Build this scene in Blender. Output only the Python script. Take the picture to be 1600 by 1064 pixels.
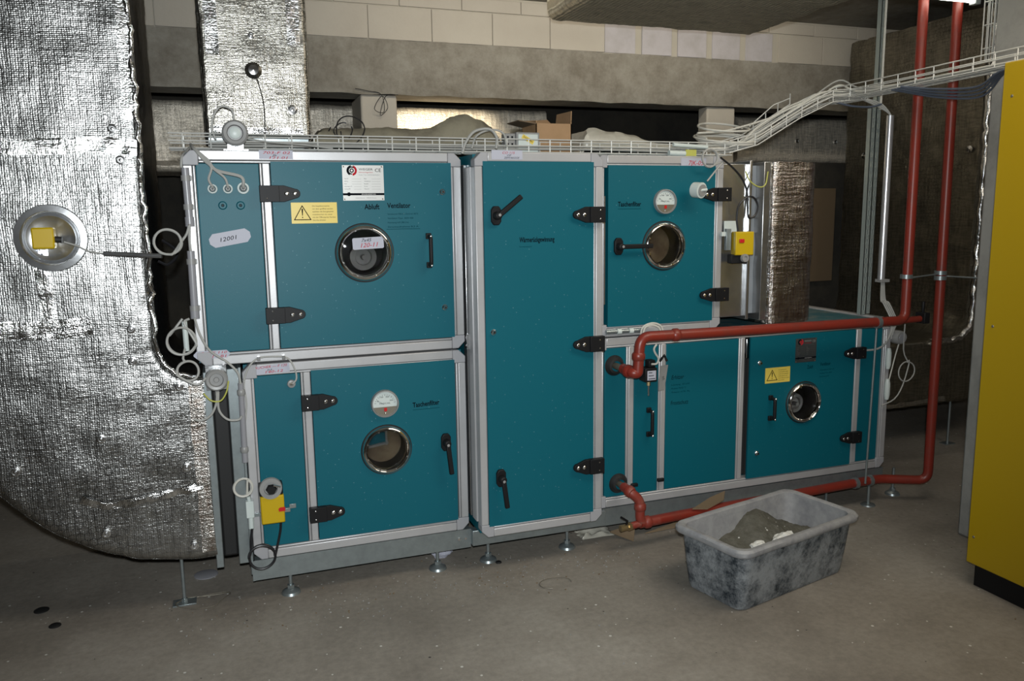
import bpy, bmesh, math, random
from math import sin, cos, pi, radians as R_
from mathutils import Vector as V, Matrix, noise
random.seed(7)
S = bpy.context.scene
COL = S.collection
for o in list(bpy.data.objects): bpy.data.objects.remove(o)

# ------------------------------------------------------------ camera
CAMH = 1.55; FPX = 1260.0
yaw, pit, rol = R_(19.65), R_(8.95), R_(-0.80)
fw = V((sin(yaw)*cos(pit), cos(yaw)*cos(pit), -sin(pit)))
r0 = fw.cross(V((0, 0, 1))).normalized(); u0 = r0.cross(fw)
cr = r0*cos(rol)+u0*sin(rol); cu = -r0*sin(rol)+u0*cos(rol)
CPOS = V((0, 0, CAMH))
cd = bpy.data.cameras.new('camera'); cam = bpy.data.objects.new('camera', cd); COL.objects.link(cam)
cd.sensor_width = 36; cd.lens = FPX/1600*36; cd.clip_start = .05; cd.clip_end = 60
M3 = Matrix((cr, cu, -fw)).transposed()
cam.matrix_world = Matrix.Translation(CPOS) @ M3.to_4x4()
S.camera = cam
def at(px, py, Y=None, Z=None, X=None):
    d = fw*FPX+cr*(px-800)-cu*(py-532)
    t = Y/d.y if Y is not None else ((Z-CAMH)/d.z if Z is not None else X/d.x)
    return CPOS+d*t
# ------------------------------------------------------------ world, lights, exposure
W = bpy.data.worlds.new('world'); S.world = W; W.use_nodes = True
W.node_tree.nodes['Background'].inputs[0].default_value = (.8, .85, 1, 1)
W.node_tree.nodes['Background'].inputs[1].default_value = .03
def light(name, kind, loc, energy, color, size=None, target=None, sy=None, spot=None):
    l = bpy.data.lights.new(name, kind); l.energy = energy; l.color = color
    o = bpy.data.objects.new(name, l); COL.objects.link(o); o.location = loc
    if kind == 'AREA':
        l.size = size
        if sy: l.shape = 'RECTANGLE'; l.size_y = sy
    elif size: l.shadow_soft_size = size
    if spot: l.spot_size = R_(spot[0]); l.spot_blend = spot[1]
    if target is not None: o.rotation_euler = (V(target)-V(loc)).to_track_quat('-Z', 'Y').to_euler()
    return o
# the camera's own pop-up flash
light('camera_flash', 'SPOT', (.0, -.02, CAMH+.10), 330, (.93, .98, 1.0), .025, (.75, 3.2, 1.30), spot=(100, .85))
# ceiling tubes: behind the photographer, and in the aisle behind the machine
light('ceiling_light_room', 'AREA', (2.6, 1.6, 2.85), 46, (1.0, .90, .76), 2.4, (2.7, 2.3, 0), sy=.9)
light('ceiling_light_aisle', 'AREA', (2.4, 4.3, 2.90), 17, (1.0, .90, .74), 3.2, (2.4, 5.4, 1.6), sy=.12)
light('work_light_behind_machine', 'SPOT', (1.50, 4.30, 1.72), 210, (1.0, .84, .60), .08, (1.50, 5.62, 1.88), spot=(44, .5))
S.view_settings.view_transform = 'Standard'; S.view_settings.look = 'None'
S.view_settings.gamma = 1; S.view_settings.exposure = 0; S.view_settings.use_curve_mapping = False

# ------------------------------------------------------------ materials
def newmat(name):
    m = bpy.data.materials.new(name); m.use_nodes = True
    return m, m.node_tree.nodes, m.node_tree.links, m.node_tree.nodes['Principled BSDF']
def mat(name, col, rough=.5, metal=0., bump=None, var=None, spots=None, spec=None, coat=0):
    m, n, l, b = newmat(name)
    b.inputs['Base Color'].default_value = (*col, 1); b.inputs['Roughness'].default_value = rough
    b.inputs['Metallic'].default_value = metal
    if spec is not None: b.inputs['Specular IOR Level'].default_value = spec
    if coat: b.inputs['Coat Weight'].default_value = coat; b.inputs['Coat Roughness'].default_value = .1
    tc = n.new('ShaderNodeTexCoord'); last = None
    if var:                      # (scale, colour2, lo, hi[, detail])
        t = n.new('ShaderNodeTexNoise'); t.inputs['Scale'].default_value = var[0]; t.inputs['Detail'].default_value = 8
        t.inputs['Roughness'].default_value = var[4] if len(var) > 4 else .65
        l.new(tc.outputs['Object'], t.inputs[0])
        r = n.new('ShaderNodeMapRange'); r.inputs[1].default_value = var[2]; r.inputs[2].default_value = var[3]
        l.new(t.outputs[0], r.inputs[0])
        x = n.new('ShaderNodeMix'); x.data_type = 'RGBA'; x.inputs[6].default_value = (*col, 1); x.inputs[7].default_value = (*var[1], 1)
        l.new(r.outputs[0], x.inputs[0]); last = x.outputs[2]
    if spots:                    # (scale, radius, colour, keep)  small specks
        v = n.new('ShaderNodeTexVoronoi'); v.inputs['Scale'].default_value = spots[0]
        l.new(tc.outputs['Object'], v.inputs[0])
        sp = n.new('ShaderNodeSeparateColor'); l.new(v.outputs['Color'], sp.inputs[0])
        k = n.new('ShaderNodeMath'); k.operation = 'MULTIPLY'; k.inputs[1].default_value = spots[1]; l.new(sp.outputs[1], k.inputs[0])
        a = n.new('ShaderNodeMath'); a.operation = 'LESS_THAN'; l.new(v.outputs['Distance'], a.inputs[0]); l.new(k.outputs[0], a.inputs[1])
        c = n.new('ShaderNodeMath'); c.operation = 'LESS_THAN'; l.new(sp.outputs[0], c.inputs[0]); c.inputs[1].default_value = spots[3]
        e = n.new('ShaderNodeMath'); e.operation = 'MULTIPLY'; l.new(a.outputs[0], e.inputs[0]); l.new(c.outputs[0], e.inputs[1])
        x = n.new('ShaderNodeMix'); x.data_type = 'RGBA'; x.inputs[6].default_value = (*col, 1); x.inputs[7].default_value = (*spots[2], 1)
        if last: l.new(last, x.inputs[6])
        l.new(e.outputs[0], x.inputs[0]); last = x.outputs[2]
    if last: l.new(last, b.inputs['Base Color'])
    if bump:                     # (scale, strength, distance)
        t = n.new('ShaderNodeTexNoise'); t.inputs['Scale'].default_value = bump[0]; t.inputs['Detail'].default_value = 5
        l.new(tc.outputs['Object'], t.inputs[0])
        u = n.new('ShaderNodeBump'); u.inputs['Strength'].default_value = bump[1]; u.inputs['Distance'].default_value = bump[2] if len(bump) > 2 else .002
        l.new(t.outputs[0], u.inputs['Height']); l.new(u.outputs[0], b.inputs['Normal'])
    return m

def foil(name, col, rough, hexes=1., crinkle=1., weave=1., metal=1., patch=None, pitch=1.):
    """glass-cloth backed aluminium foil: UV in metres; fine weave, crinkles, and a hexagonal wire net pressed under it"""
    m, n, l, b = newmat(name)
    def N(t, **k):
        x = n.new(t)
        for a, v in k.items(): setattr(x, a, v)
        return x
    def ma(op, a, b_=None, c=None):
        x = N('ShaderNodeMath', operation=op)
        for i, q in enumerate((a, b_, c)):
            if q is None: continue
            if isinstance(q, (int, float)): x.inputs[i].default_value = q
            else: l.new(q, x.inputs[i])
        return x.outputs[0]
    uv = N('ShaderNodeUVMap').outputs[0]
    sp = N('ShaderNodeSeparateXYZ'); l.new(uv, sp.inputs[0]); u, v = sp.outputs[0], sp.outputs[1]
    wob = N('ShaderNodeTexNoise'); wob.inputs['Scale'].default_value = 9; l.new(uv, wob.inputs[0])
    wo = ma('MULTIPLY', ma('SUBTRACT', wob.outputs[0], .5), .012)
    # hexagon net, cell pitch .026
    a = .028; h3 = a*math.sqrt(3)
    def cell(du, dv):
        x = ma('SUBTRACT', ma('FLOORED_MODULO', ma('ADD', ma('ADD', u, wo), du), a), a/2)
        y = ma('SUBTRACT', ma('FLOORED_MODULO', ma('ADD', ma('ADD', v, wo), dv), h3), h3/2)
        ax = ma('ABSOLUTE', x); ay = ma('ABSOLUTE', y)
        return ma('MAXIMUM', ax, ma('ADD', ma('MULTIPLY', ax, .5), ma('MULTIPLY', ay, .8660254)))
    hexd = ma('MINIMUM', cell(0, 0), cell(a/2, h3/2))
    line = ma('GREATER_THAN', hexd, a/2-.0009)
    pn = N('ShaderNodeTexNoise'); pn.inputs['Scale'].default_value = 3.5; pn.inputs['Detail'].default_value = 3; l.new(uv, pn.inputs[0])
    pm = N('ShaderNodeMapRange'); pm.inputs[1].default_value = .40; pm.inputs[2].default_value = .56; l.new(pn.outputs[0], pm.inputs[0])
    hx = ma('MULTIPLY', ma('MULTIPLY', line, pm.outputs[0]), hexes)
    # weave threads
    wu = ma('SINE', ma('MULTIPLY', u, 2*pi/(.0075*pitch))); wv = ma('SINE', ma('MULTIPLY', v, 2*pi/(.0065*pitch)))
    wsum = ma('MULTIPLY', ma('ADD', wu, wv), .00011*weave)
    vo = N('ShaderNodeTexVoronoi'); vo.inputs['Scale'].default_value = 150; l.new(uv, vo.inputs[0])
    n1 = N('ShaderNodeTexNoise'); n1.inputs['Scale'].default_value = 85; n1.inputs['Detail'].default_value = 6; n1.inputs['Roughness'].default_value = .75; l.new(uv, n1.inputs[0])
    mp = N('ShaderNodeMapping'); mp.inputs['Scale'].default_value = (1, 6, 1); l.new(uv, mp.inputs[0])
    n2 = N('ShaderNodeTexNoise'); n2.inputs['Scale'].default_value = 14; n2.inputs['Detail'].default_value = 6; l.new(mp.outputs[0], n2.inputs[0])
    mp2 = N('ShaderNodeMapping'); mp2.inputs['Scale'].default_value = (9, 1, 1); l.new(uv, mp2.inputs[0])
    n3 = N('ShaderNodeTexNoise'); n3.inputs['Scale'].default_value = 7; n3.inputs['Detail'].default_value = 5; l.new(mp2.outputs[0], n3.inputs[0])
    hgt = ma('ADD', ma('MULTIPLY', vo.outputs['Distance'], .0005*crinkle), ma('MULTIPLY', n1.outputs[0], .0009*crinkle))
    hgt = ma('ADD', hgt, ma('ADD', ma('MULTIPLY', n2.outputs[0], .0012*crinkle), ma('MULTIPLY', n3.outputs[0], .0021*crinkle)))
    hgt = ma('ADD', hgt, wsum); hgt = ma('ADD', hgt, ma('MULTIPLY', hx, -.0006))
    bp = N('ShaderNodeBump'); bp.inputs['Strength'].default_value = 1; bp.inputs['Distance'].default_value = 1
    l.new(hgt, bp.inputs['Height']); l.new(bp.outputs[0], b.inputs['Normal'])
    # colour: darker streaks + net lines
    x = N('ShaderNodeMix', data_type='RGBA'); x.inputs[6].default_value = (*col, 1)
    x.inputs[7].default_value = (*(patch or [c*.45 for c in col]), 1)
    st = N('ShaderNodeMapRange'); st.inputs[1].default_value = .42; st.inputs[2].default_value = .68; l.new(ma('MULTIPLY', ma('ADD', n2.outputs[0], n3.outputs[0]), .5), st.inputs[0])
    l.new(st.outputs[0], x.inputs[0])
    y = N('ShaderNodeMix', data_type='RGBA'); l.new(x.outputs[2], y.inputs[6]); y.inputs[7].default_value = (.05, .05, .05, 1)
    l.new(ma('MULTIPLY', hx, .72), y.inputs[0]); l.new(y.outputs[2], b.inputs['Base Color'])
    b.inputs['Metallic'].default_value = metal; b.inputs['Roughness'].default_value = rough
    return m

def floor_mat():
    m, n, l, b = newmat('floor_concrete')
    tc = n.new('ShaderNodeTexCoord')
    def noi(sc, det=8, ro=.6, mp=None):
        t = n.new('ShaderNodeTexNoise'); t.inputs['Scale'].default_value = sc; t.inputs['Detail'].default_value = det; t.inputs['Roughness'].default_value = ro
        l.new(tc.outputs['Object'], t.inputs[0]); return t.outputs[0]
    def rmp(s, pts):
        r = n.new('ShaderNodeValToRGB'); l.new(s, r.inputs[0]); e = r.color_ramp.elements
        e[0].position, e[0].color = pts[0][0], (*pts[0][1], 1); e[1].position, e[1].color = pts[-1][0], (*pts[-1][1], 1)
        for p, c in pts[1:-1]: q = e.new(p); q.color = (*c, 1)
        return r.outputs[0]
    base = rmp(noi(1.3, 10, .62), [(.3, (.17, .15, .125)), (.52, (.25, .225, .19)), (.72, (.32, .295, .255))])
    fine = rmp(noi(38, 6, .7), [(.3, (.8, .8, .8)), (.7, (1.1, 1.1, 1.1))])
    x = n.new('ShaderNodeMix'); x.data_type = 'RGBA'; x.blend_type = 'MULTIPLY'; x.inputs[0].default_value = 1
    l.new(base, x.inputs[6]); l.new(fine, x.inputs[7]); last = x.outputs[2]
    for sc, rad, colr, keep in ((42, .22, (.55, .54, .5), .10), (19, .10, (.6, .58, .54), .13), (25, .13, (.05, .045, .04), .07)):
        v = n.new('ShaderNodeTexVoronoi'); v.inputs['Scale'].default_value = sc; l.new(tc.outputs['Object'], v.inputs[0])
        sp = n.new('ShaderNodeSeparateColor'); l.new(v.outputs['Color'], sp.inputs[0])
        k = n.new('ShaderNodeMath'); k.operation = 'MULTIPLY'; k.inputs[1].default_value = rad; l.new(sp.outputs[1], k.inputs[0])
        a = n.new('ShaderNodeMath'); a.operation = 'LESS_THAN'; l.new(v.outputs['Distance'], a.inputs[0]); l.new(k.outputs[0], a.inputs[1])
        c = n.new('ShaderNodeMath'); c.operation = 'LESS_THAN'; l.new(sp.outputs[0], c.inputs[0]); c.inputs[1].default_value = keep
        e = n.new('ShaderNodeMath'); e.operation = 'MULTIPLY'; l.new(a.outputs[0], e.inputs[0]); l.new(c.outputs[0], e.inputs[1])
        y = n.new('ShaderNodeMix'); y.data_type = 'RGBA'; l.new(last, y.inputs[6]); y.inputs[7].default_value = (*colr, 1); l.new(e.outputs[0], y.inputs[0]); last = y.outputs[2]
    l.new(last, b.inputs['Base Color']); b.inputs['Roughness'].default_value = .75
    u = n.new('ShaderNodeBump'); u.inputs['Strength'].default_value = .35; u.inputs['Distance'].default_value = .004
    l.new(noi(30, 8, .7), u.inputs['Height']); l.new(u.outputs[0], b.inputs['Normal'])
    return m

MT = dict(
 teal=mat('teal_powder_coat', (.0018, .102, .138), .46, 0, (420, .25, .001), spots=(70, .16, (.12, .26, .30), .16), spec=.3),
 tealdusty=mat('teal_coat_dusty', (.02, .12, .15), .6, 0, (200, .2, .001), var=(9, (.16, .20, .19), .45, .65)),
 alu=mat('aluminium_profile', (.50, .50, .51), .38, .35, (160, .08, .001), var=(3, (.42, .42, .42), .4, .7)),
 corner=mat('grey_corner_plastic', (.33, .33, .345), .5, 0),
 black=mat('black_plastic', (.010, .010, .011), .5, 0, (300, .15, .001), spec=.22),
 rubber=mat('black_rubber', (.01, .01, .01), .6),
 dark=mat('painted_interior_shade', (.02, .02, .02), .9),  # near-black colour for the shade inside the slit and portholes
 galv=mat('galvanised_steel', (.36, .41, .42), .36, .75, (60, .1, .001), var=(22, (.30, .34, .35), .35, .65)),
 sheet=mat('zinc_sheet', (.55, .56, .57), .25, .9, (25, .12, .004), var=(6, (.42, .43, .44), .4, .6)),
 chrome=mat('chrome', (.75, .74, .72), .09, 1),
 screw=mat('bright_screw', (.8, .8, .8), .2, 1),
 glass=mat('porthole_glass', (.9, .9, .9), .03),
 white=mat('white_plastic', (.56, .62, .60), .4),
 greyp=mat('light_grey_plastic', (.26, .26, .255), .4),
 cable=mat('grey_cable_sheath', (.36, .36, .34), .45),
 wcable=mat('cream_cable_sheath', (.55, .54, .49), .45),
 dcable=mat('dark_blue_grey_cable', (.09, .11, .15), .45),
 bcable=mat('black_cable_sheath', (.01, .01, .012), .4),
 conduit=mat('grey_conduit', (.27, .27, .29), .3, 0),
 red=mat('red_oxide_paint', (.21, .024, .014), .38, 0, (90, .2, .001), var=(14, (.165, .030, .020), .45, .7)),
 reddust=mat('red_paint_dusty', (.22, .032, .02), .5, 0, (90, .3, .001), var=(25, (.25, .10, .075), .5, .75)),
 brass=mat('brass', (.5, .38, .2), .35, .9),
 steel=mat('raw_steel', (.22, .20, .16), .5, .6),
 yellow=mat('yellow_enamel', (.50, .34, .003), .38, 0, (30, .05, .002)),
 yellowc=mat('yellow_cabinet_paint', (.43, .285, .001), .45, 0, (40, .05, .002)),
 signy=mat('yellow_sign', (.72, .55, .10), .4),
 redbtn=mat('red_button', (.5, .01, .01), .4),
 paper=mat('pale_sticker', (.42, .43, .50), .55),
 plate=mat('name_plate', (.62, .62, .60), .35, .2),
 plated=mat('dull_name_plate', (.10, .11, .11), .3, .6),
 inkb=mat('black_ink', (.006, .007, .01), .8, spec=0), inkr=mat('red_ink', (.45, .02, .03), .6, spec=0), inkg=mat('grey_ink', (.13, .13, .14), .6),
 inkt=mat('faded_print_on_teal', (.002, .035, .05), .5, spec=0),
 concrete=mat('raw_concrete', (.30, .285, .245), .85, 0, (22, .5, .006), var=(4.2, (.165, .145, .115), .38, .68, .82)),
 conc2=mat('grey_concrete', (.30, .30, .285), .85, 0, (30, .4, .004), var=(5, (.20, .20, .19), .45, .7)),
 block=mat('cream_painted_block', (.50, .465, .40), .8, 0, (60, .3, .003), var=(2.5, (.46, .42, .36), .4, .7)),
 blockl=mat('bare_aerated_block', (.50, .48, .50), .85, 0, (80, .3, .003), var=(8, (.42, .40, .40), .4, .7)),
 mortar=mat('joint_mortar', (.47, .44, .375), .9, 0, (40, .4, .004)),
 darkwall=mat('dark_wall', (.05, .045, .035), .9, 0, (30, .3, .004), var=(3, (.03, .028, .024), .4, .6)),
 tarp=mat('dusty_canvas', (.23, .21, .15), .8, 0, (35, .5, .006), var=(7, (.14, .125, .09), .4, .65)),
 film=mat('milky_plastic_film', (.50, .48, .41), .28, 0, (26, .5, .01), var=(7, (.40, .38, .32), .4, .65)),
 card=mat('cardboard', (.38, .235, .125), .8, 0, (40, .1, .002), var=(8, (.32, .20, .10), .4, .7)),
 cardd=mat('cardboard_dusty', (.17, .12, .07), .85, 0, (40, .2, .002)),
 tub=mat('cement_smeared_tub', (.014, .022, .030), .6, 0, (45, .6, .004), var=(9, (.25, .265, .275), .38, .58, .82)),
 tubrim=mat('cement_dusty_rim', (.30, .30, .30), .75, 0, (45, .5, .003), var=(18, (.22, .22, .23), .4, .65)),
 mortarw=mat('wet_mortar', (.075, .072, .055), .8, 0, (60, .8, .008), var=(25, (.115, .11, .09), .45, .7), spots=(60, .3, (.5, .5, .47), .06)),
 plaster=mat('white_plaster_lump', (.66, .65, .60), .9, 0, (70, .8, .006)),
 strut=mat('green_grey_channel', (.36, .41, .39), .4, .3),
 tray=mat('zinc_wire', (.60, .60, .57), .45, .2),
 canvas=mat('grey_flex_connector', (.22, .24, .26), .5, 0, (18, .5, .01)),
 alutube=mat('aluminium_tube', (.72, .73, .76), .30, .75),
 tan=mat('tan_interior', (.20, .15, .085), .5, .2, var=(12, (.13, .09, .05), .4, .6)),
 gyellow=mat('yellow_green_wire', (.45, .45, .10), .4),
)
MT['foil'] = foil('aluminium_foil', (.43, .43, .42), .27, crinkle=.9)
MT['foil2'] = foil('aluminium_foil_warm', (.47, .45, .40), .27, crinkle=1.0)
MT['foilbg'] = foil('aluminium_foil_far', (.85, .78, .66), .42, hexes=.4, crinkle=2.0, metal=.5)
MT['foildark'] = foil('aluminium_foil_shaded', (.27, .25, .20), .30, crinkle=1.0, metal=.9)  # copy of the foil with the right duct's shade in its colour
MT['foilrib'] = foil('aluminium_foil_ribbed', (.62, .58, .47), .45, hexes=0, crinkle=.6, weave=14, metal=.55, pitch=3.6)
MT['foilbrown'] = foil('aluminium_foil_dirty', (.58, .56, .53), .26, hexes=0, crinkle=2.0, weave=.3, patch=(.26, .19, .15))
MT['foilside'] = foil('aluminium_foil_side_shade', (.10, .10, .10), .40, crinkle=1.2)  # same foil, darkened: the shadow on the duct sides is in the colour
MT['tape'] = foil('foil_tape', (.80, .80, .79), .16, hexes=0, crinkle=1.1, weave=.5)
MT['floor'] = floor_mat()
g = MT['glass'].node_tree.nodes['Principled BSDF']; g.inputs['Transmission Weight'].default_value = 1; g.inputs['IOR'].default_value = 1.2
em = MT['tube_lamp'] = bpy.data.materials.new('lamp_tube'); em.use_nodes = True
q = em.node_tree.nodes['Principled BSDF']; q.inputs['Emission Color'].default_value = (1, .97, .85, 1); q.inputs['Emission Strength'].default_value = 9

# ------------------------------------------------------------ mesh helpers
def spline(pts, k=6):
    pts = [V(p) for p in pts]
    if len(pts) < 3: return pts
    P = [pts[0]*2-pts[1]]+pts+[pts[-1]*2-pts[-2]]; out = []
    for i in range(1, len(P)-2):
        a, b, c, d = P[i-1:i+3]
        for j in range(k):
            t = j/k
            out.append(.5*((2*b)+(c-a)*t+(2*a-5*b+4*c-d)*t*t+(3*b-a-3*c+d)*t**3))
    return out+[pts[-1]]
def round_path(pts, r, k=6):
    """polyline with filleted corners"""
    pts = [V(p) for p in pts]; out = [pts[0]]
    for a, b, c in zip(pts, pts[1:], pts[2:]):
        d1 = (a-b); d2 = (c-b); rr = min(r, d1.length*.48, d2.length*.48)
        p, q = b+d1.normalized()*rr, b+d2.normalized()*rr
        for j in range(k+1):
            t = j/k; out.append(p*(1-t)**2+b*2*t*(1-t)+q*t*t)
    return out+[pts[-1]]
class MB:
    def __init__(s, *mats): s.v, s.f, s.m, s.mats, s.cur, s.uv = [], [], [], list(mats), 0, None
    def use(s, k):
        if k not in s.mats: s.mats.append(k)
        s.cur = s.mats.index(k); return s
    def add(s, vs, fs):
        b = len(s.v); s.v += [V(p) for p in vs]
        for f in fs: s.f.append([b+i for i in f]); s.m.append(s.cur)
        return s
    def box(s, x0, x1, y0, y1, z0, z1):
        return s.add([(x, y, z) for x in (x0, x1) for y in (y0, y1) for z in (z0, z1)],
                     [(0, 1, 3, 2), (4, 6, 7, 5), (0, 4, 5, 1), (2, 3, 7, 6), (0, 2, 6, 4), (1, 5, 7, 3)])
    def obox(s, c, ux, uy, uz, a, b, h):
        c = V(c); ux, uy, uz = V(ux).normalized(), V(uy).normalized(), V(uz).normalized()
        return s.add([c+ux*i*a+uy*j*b+uz*k*h for i in (-.5, .5) for j in (-.5, .5) for k in (-.5, .5)],
                     [(0, 1, 3, 2), (4, 6, 7, 5), (0, 4, 5, 1), (2, 3, 7, 6), (0, 2, 6, 4), (1, 5, 7, 3)])
    def prism(s, poly, y0, y1, axis='y'):
        n = len(poly)
        mk = (lambda p, t: (p[0], t, p[1])) if axis == 'y' else ((lambda p, t: (p[0], p[1], t)) if axis == 'z' else (lambda p, t: (t, p[0], p[1])))
        return s.add([mk(p, y0) for p in poly]+[mk(p, y1) for p in poly],
                     [tuple(range(n)), tuple(range(2*n-1, n-1, -1))]+[(i, i+n, (i+1) % n+n, (i+1) % n) for i in range(n)])
    def tube(s, pts, r, n=8, cap=True, closed=False):
        pts = [V(p) for p in pts]; N = len(pts); vs = []
        full = (pts[-1]-pts[0]).normalized() if not closed else None
        t0 = (pts[1]-pts[0]); t0 = t0.normalized() if t0.length > 1e-7 else full; up = V((0, 0, 1)) if abs(t0.z) < .9 else V((1, 0, 0))
        a = t0.cross(up).normalized()
        for i, p in enumerate(pts):
            if closed: t = (pts[(i+1) % N]-pts[i-1]).normalized()
            else:
                t = pts[min(i+1, N-1)]-pts[max(i-1, 0)]; t = t.normalized() if t.length > 1e-7 else full
            a = (a-t*a.dot(t)).normalized(); b = t.cross(a)
            rr = r[i] if isinstance(r, (list, tuple)) else r
            vs += [p+a*cos(2*pi*j/n)*rr+b*sin(2*pi*j/n)*rr for j in range(n)]
        fs = [(i*n+j, i*n+(j+1) % n, (i+1) % N*n+(j+1) % n, (i+1) % N*n+j) for i in range(N if closed else N-1) for j in range(n)]
        if cap and not closed: fs += [tuple(range(n))[::-1], tuple(range((N-1)*n, N*n))]
        return s.add(vs, fs)
    def cyl(s, a, b, r, n=16): return s.tube([a, b], r, n)
    def lathe(s, c, prof, n=40, axis='y', sx=1):
        """profile [(r, offset)] around an axis through c"""
        c = V(c); vs = []
        for r, o in prof:
            for j in range(n):
                q = 2*pi*j/n
                if axis == 'y': vs.append(c+V((r*cos(q)*sx, o, r*sin(q))))
                elif axis == 'z': vs.append(c+V((r*cos(q)*sx, r*sin(q), o)))
                else: vs.append(c+V((o, r*cos(q), r*sin(q))))
        return s.add(vs, [(i*n+j, i*n+(j+1) % n, (i+1)*n+(j+1) % n, (i+1)*n+j) for i in range(len(prof)-1) for j in range(n)])
    def build(s, name, parent=None, bevel=0, smooth=True, label=None, cat=None, group=None, kind=None, uvs=None, mat_=None):
        me = bpy.data.meshes.new(name)
        off = ROOTLOC.get(parent.name, V((0, 0, 0))) if parent else V((0, 0, 0))
        me.from_pydata([tuple(p-off) for p in s.v], [], s.f)
        for k in s.mats: me.materials.append(MT[k])
        me.polygons.foreach_set('material_index', s.m)
        if uvs:
            ul = me.uv_layers.new(name='UVMap')
            for lp in me.loops: ul.data[lp.index].uv = uvs[lp.vertex_index]
        bm = bmesh.new(); bm.from_mesh(me); bmesh.ops.recalc_face_normals(bm, faces=bm.faces); bm.to_mesh(me); bm.free()
        if smooth:
            me.polygons.foreach_set('use_smooth', [True]*len(me.polygons)); me.set_sharp_from_angle(angle=R_(38))
        o = bpy.data.objects.new(name, me); COL.objects.link(o)
        if parent: o.parent = parent; ROOTLOC[o.name] = off
        else: ROOTLOC[o.name] = V((0, 0, 0))
        if bevel:
            b = o.modifiers.new('bevel', 'BEVEL'); b.width = bevel; b.segments = 2; b.limit_method = 'ANGLE'; b.angle_limit = R_(40)
        tag(o, label, cat, group, kind); return o
ROOTLOC = {}
def tag(o, label=None, cat=None, group=None, kind=None):
    if label: o['label'] = label
    if cat: o['category'] = cat
    if group: o['group'] = group
    if kind: o['kind'] = kind
    return o
def thing(name, loc, label, cat, group=None):
    o = bpy.data.objects.new(name, None); COL.objects.link(o); o.location = loc; o.empty_display_size = .05
    ROOTLOC[o.name] = V(loc); return tag(o, label, cat, group)
def text(s, x, z, Y, h, width, ink, parent, name='lettering', rot=0, shear=0, left=True, normal='-y', weight=0):
    """flat lettering facing -Y; (x,z) lower-left corner, h cap height, width forced"""
    cu_ = bpy.data.curves.new('t', 'FONT'); cu_.body = s; cu_.size = 1; cu_.resolution_u = 2; cu_.shear = shear; cu_.offset = weight
    t = bpy.data.objects.new('t', cu_); COL.objects.link(t)
    dg = bpy.context.evaluated_depsgraph_get(); me = bpy.data.meshes.new_from_object(t.evaluated_get(dg))
    bpy.data.objects.remove(t)
    if not len(me.vertices): return None
    xs = [v.co.x for v in me.vertices]; ys = [v.co.y for v in me.vertices]
    kx = width/max(1e-6, max(xs)-min(xs)); kz = h/.73
    off = ROOTLOC[parent.name]; c, sn = cos(rot), sin(rot); mx = min(xs)
    for v in me.vertices:
        a, b = (v.co.x-mx)*kx, v.co.y*kz
        v.co = V((x+a*c-b*sn, Y, z+a*sn+b*c))-off
    me.materials.clear(); me.materials.append(MT[ink])
    o = bpy.data.objects.new(name, me); COL.objects.link(o); o.parent = parent; ROOTLOC[o.name] = off
    return o

# ------------------------------------------------------------ room shell
def setting(mb, name, **k): return mb.build(name, kind='structure', **k)
WY = 5.2          # front face of the concrete beam and the block wall above it
setting(MB('floor').box(-3, 6.6, -1.5, 7.2, -.1, 0), 'floor', smooth=False)
setting(MB('concrete').box(-3, 6.6, -1.5, 7.2, 2.93, 3.05), 'ceiling', smooth=False)
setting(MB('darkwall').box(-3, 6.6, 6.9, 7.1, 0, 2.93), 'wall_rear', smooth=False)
setting(MB('conc2').box(-3, -2.85, -1.5, 6.9, 0, 2.93), 'wall_left', smooth=False)
setting(MB('conc2').box(6.45, 6.6, -1.5, 6.9, 0, 2.93), 'wall_right', smooth=False)
setting(MB('conc2').box(-2.85, 6.45, -1.5, -1.35, 0, 2.93), 'wall_front', smooth=False)
# beam, slightly uneven
bm_ = MB('concrete'); nx = 120
def grid_box(mb, x0, x1, y0, z0, z1, nx, nz, amp):
    vs = []; fs = []
    for i in range(nx+1):
        for j in range(nz+1):
            x = x0+(x1-x0)*i/nx; z = z0+(z1-z0)*j/nz
            vs.append((x, y0+noise.noise(V((x*3, 0, z*3)))*amp, z+(noise.noise(V((x*6, 7, 0)))*amp*.7 if j in (0, nz) else 0)))
    for i in range(nx):
        for j in range(nz): a = i*(nz+1)+j; fs.append((a, a+nz+1, a+nz+2, a+1))
    mb.add(vs, fs)
grid_box(bm_, -2.8, 6.4, WY, 2.30, 2.63, 150, 5, .012)
bm_.box(-2.8, 6.4, WY+.004, WY+.30, 2.305, 2.625)
setting(bm_, 'trim_beam')
wb = setting(MB('mortar').box(-2.8, 6.4, WY+.014, WY+.2, 2.62, 2.93), 'wall_back', smooth=False)
# block courses above the beam, each block its own piece
zc = 2.632
for row, (h, offx) in enumerate(((.205, .0), (.085, .2))):
    x = -2.7+offx
    while x < 6.3:
        w = .405 if x < 2.55 or x > 3.75 else .285
        lil = row == 0 and 2.55 <= x <= 3.75
        gap = .05 if lil else .004
        MB('blockl' if lil else 'block').box(x, x+w-gap, WY+.002+random.uniform(0, .004)*(2 if lil else 1), WY+.1, zc, zc+h-.006).build('block', wb, bevel=.003)
        x += w
    zc += h
for k, (x0, x1, z0) in enumerate(((at(564, 150, Y=WY).x, at(621, 150, Y=WY).x, .38), (at(1107, 180, Y=WY).x, at(1151, 180, Y=WY).x, .14))):
    MB('block').box(x0, x1, WY+.02, WY+z0, 0, 2.3).build('trim_pillar', bevel=.012, kind='structure')
# raw concrete column behind the yellow cabinet
setting(MB('conc2').box(3.235, 3.62, 2.41, 2.749, 0, 2.93), 'trim_column', bevel=.012)

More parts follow.
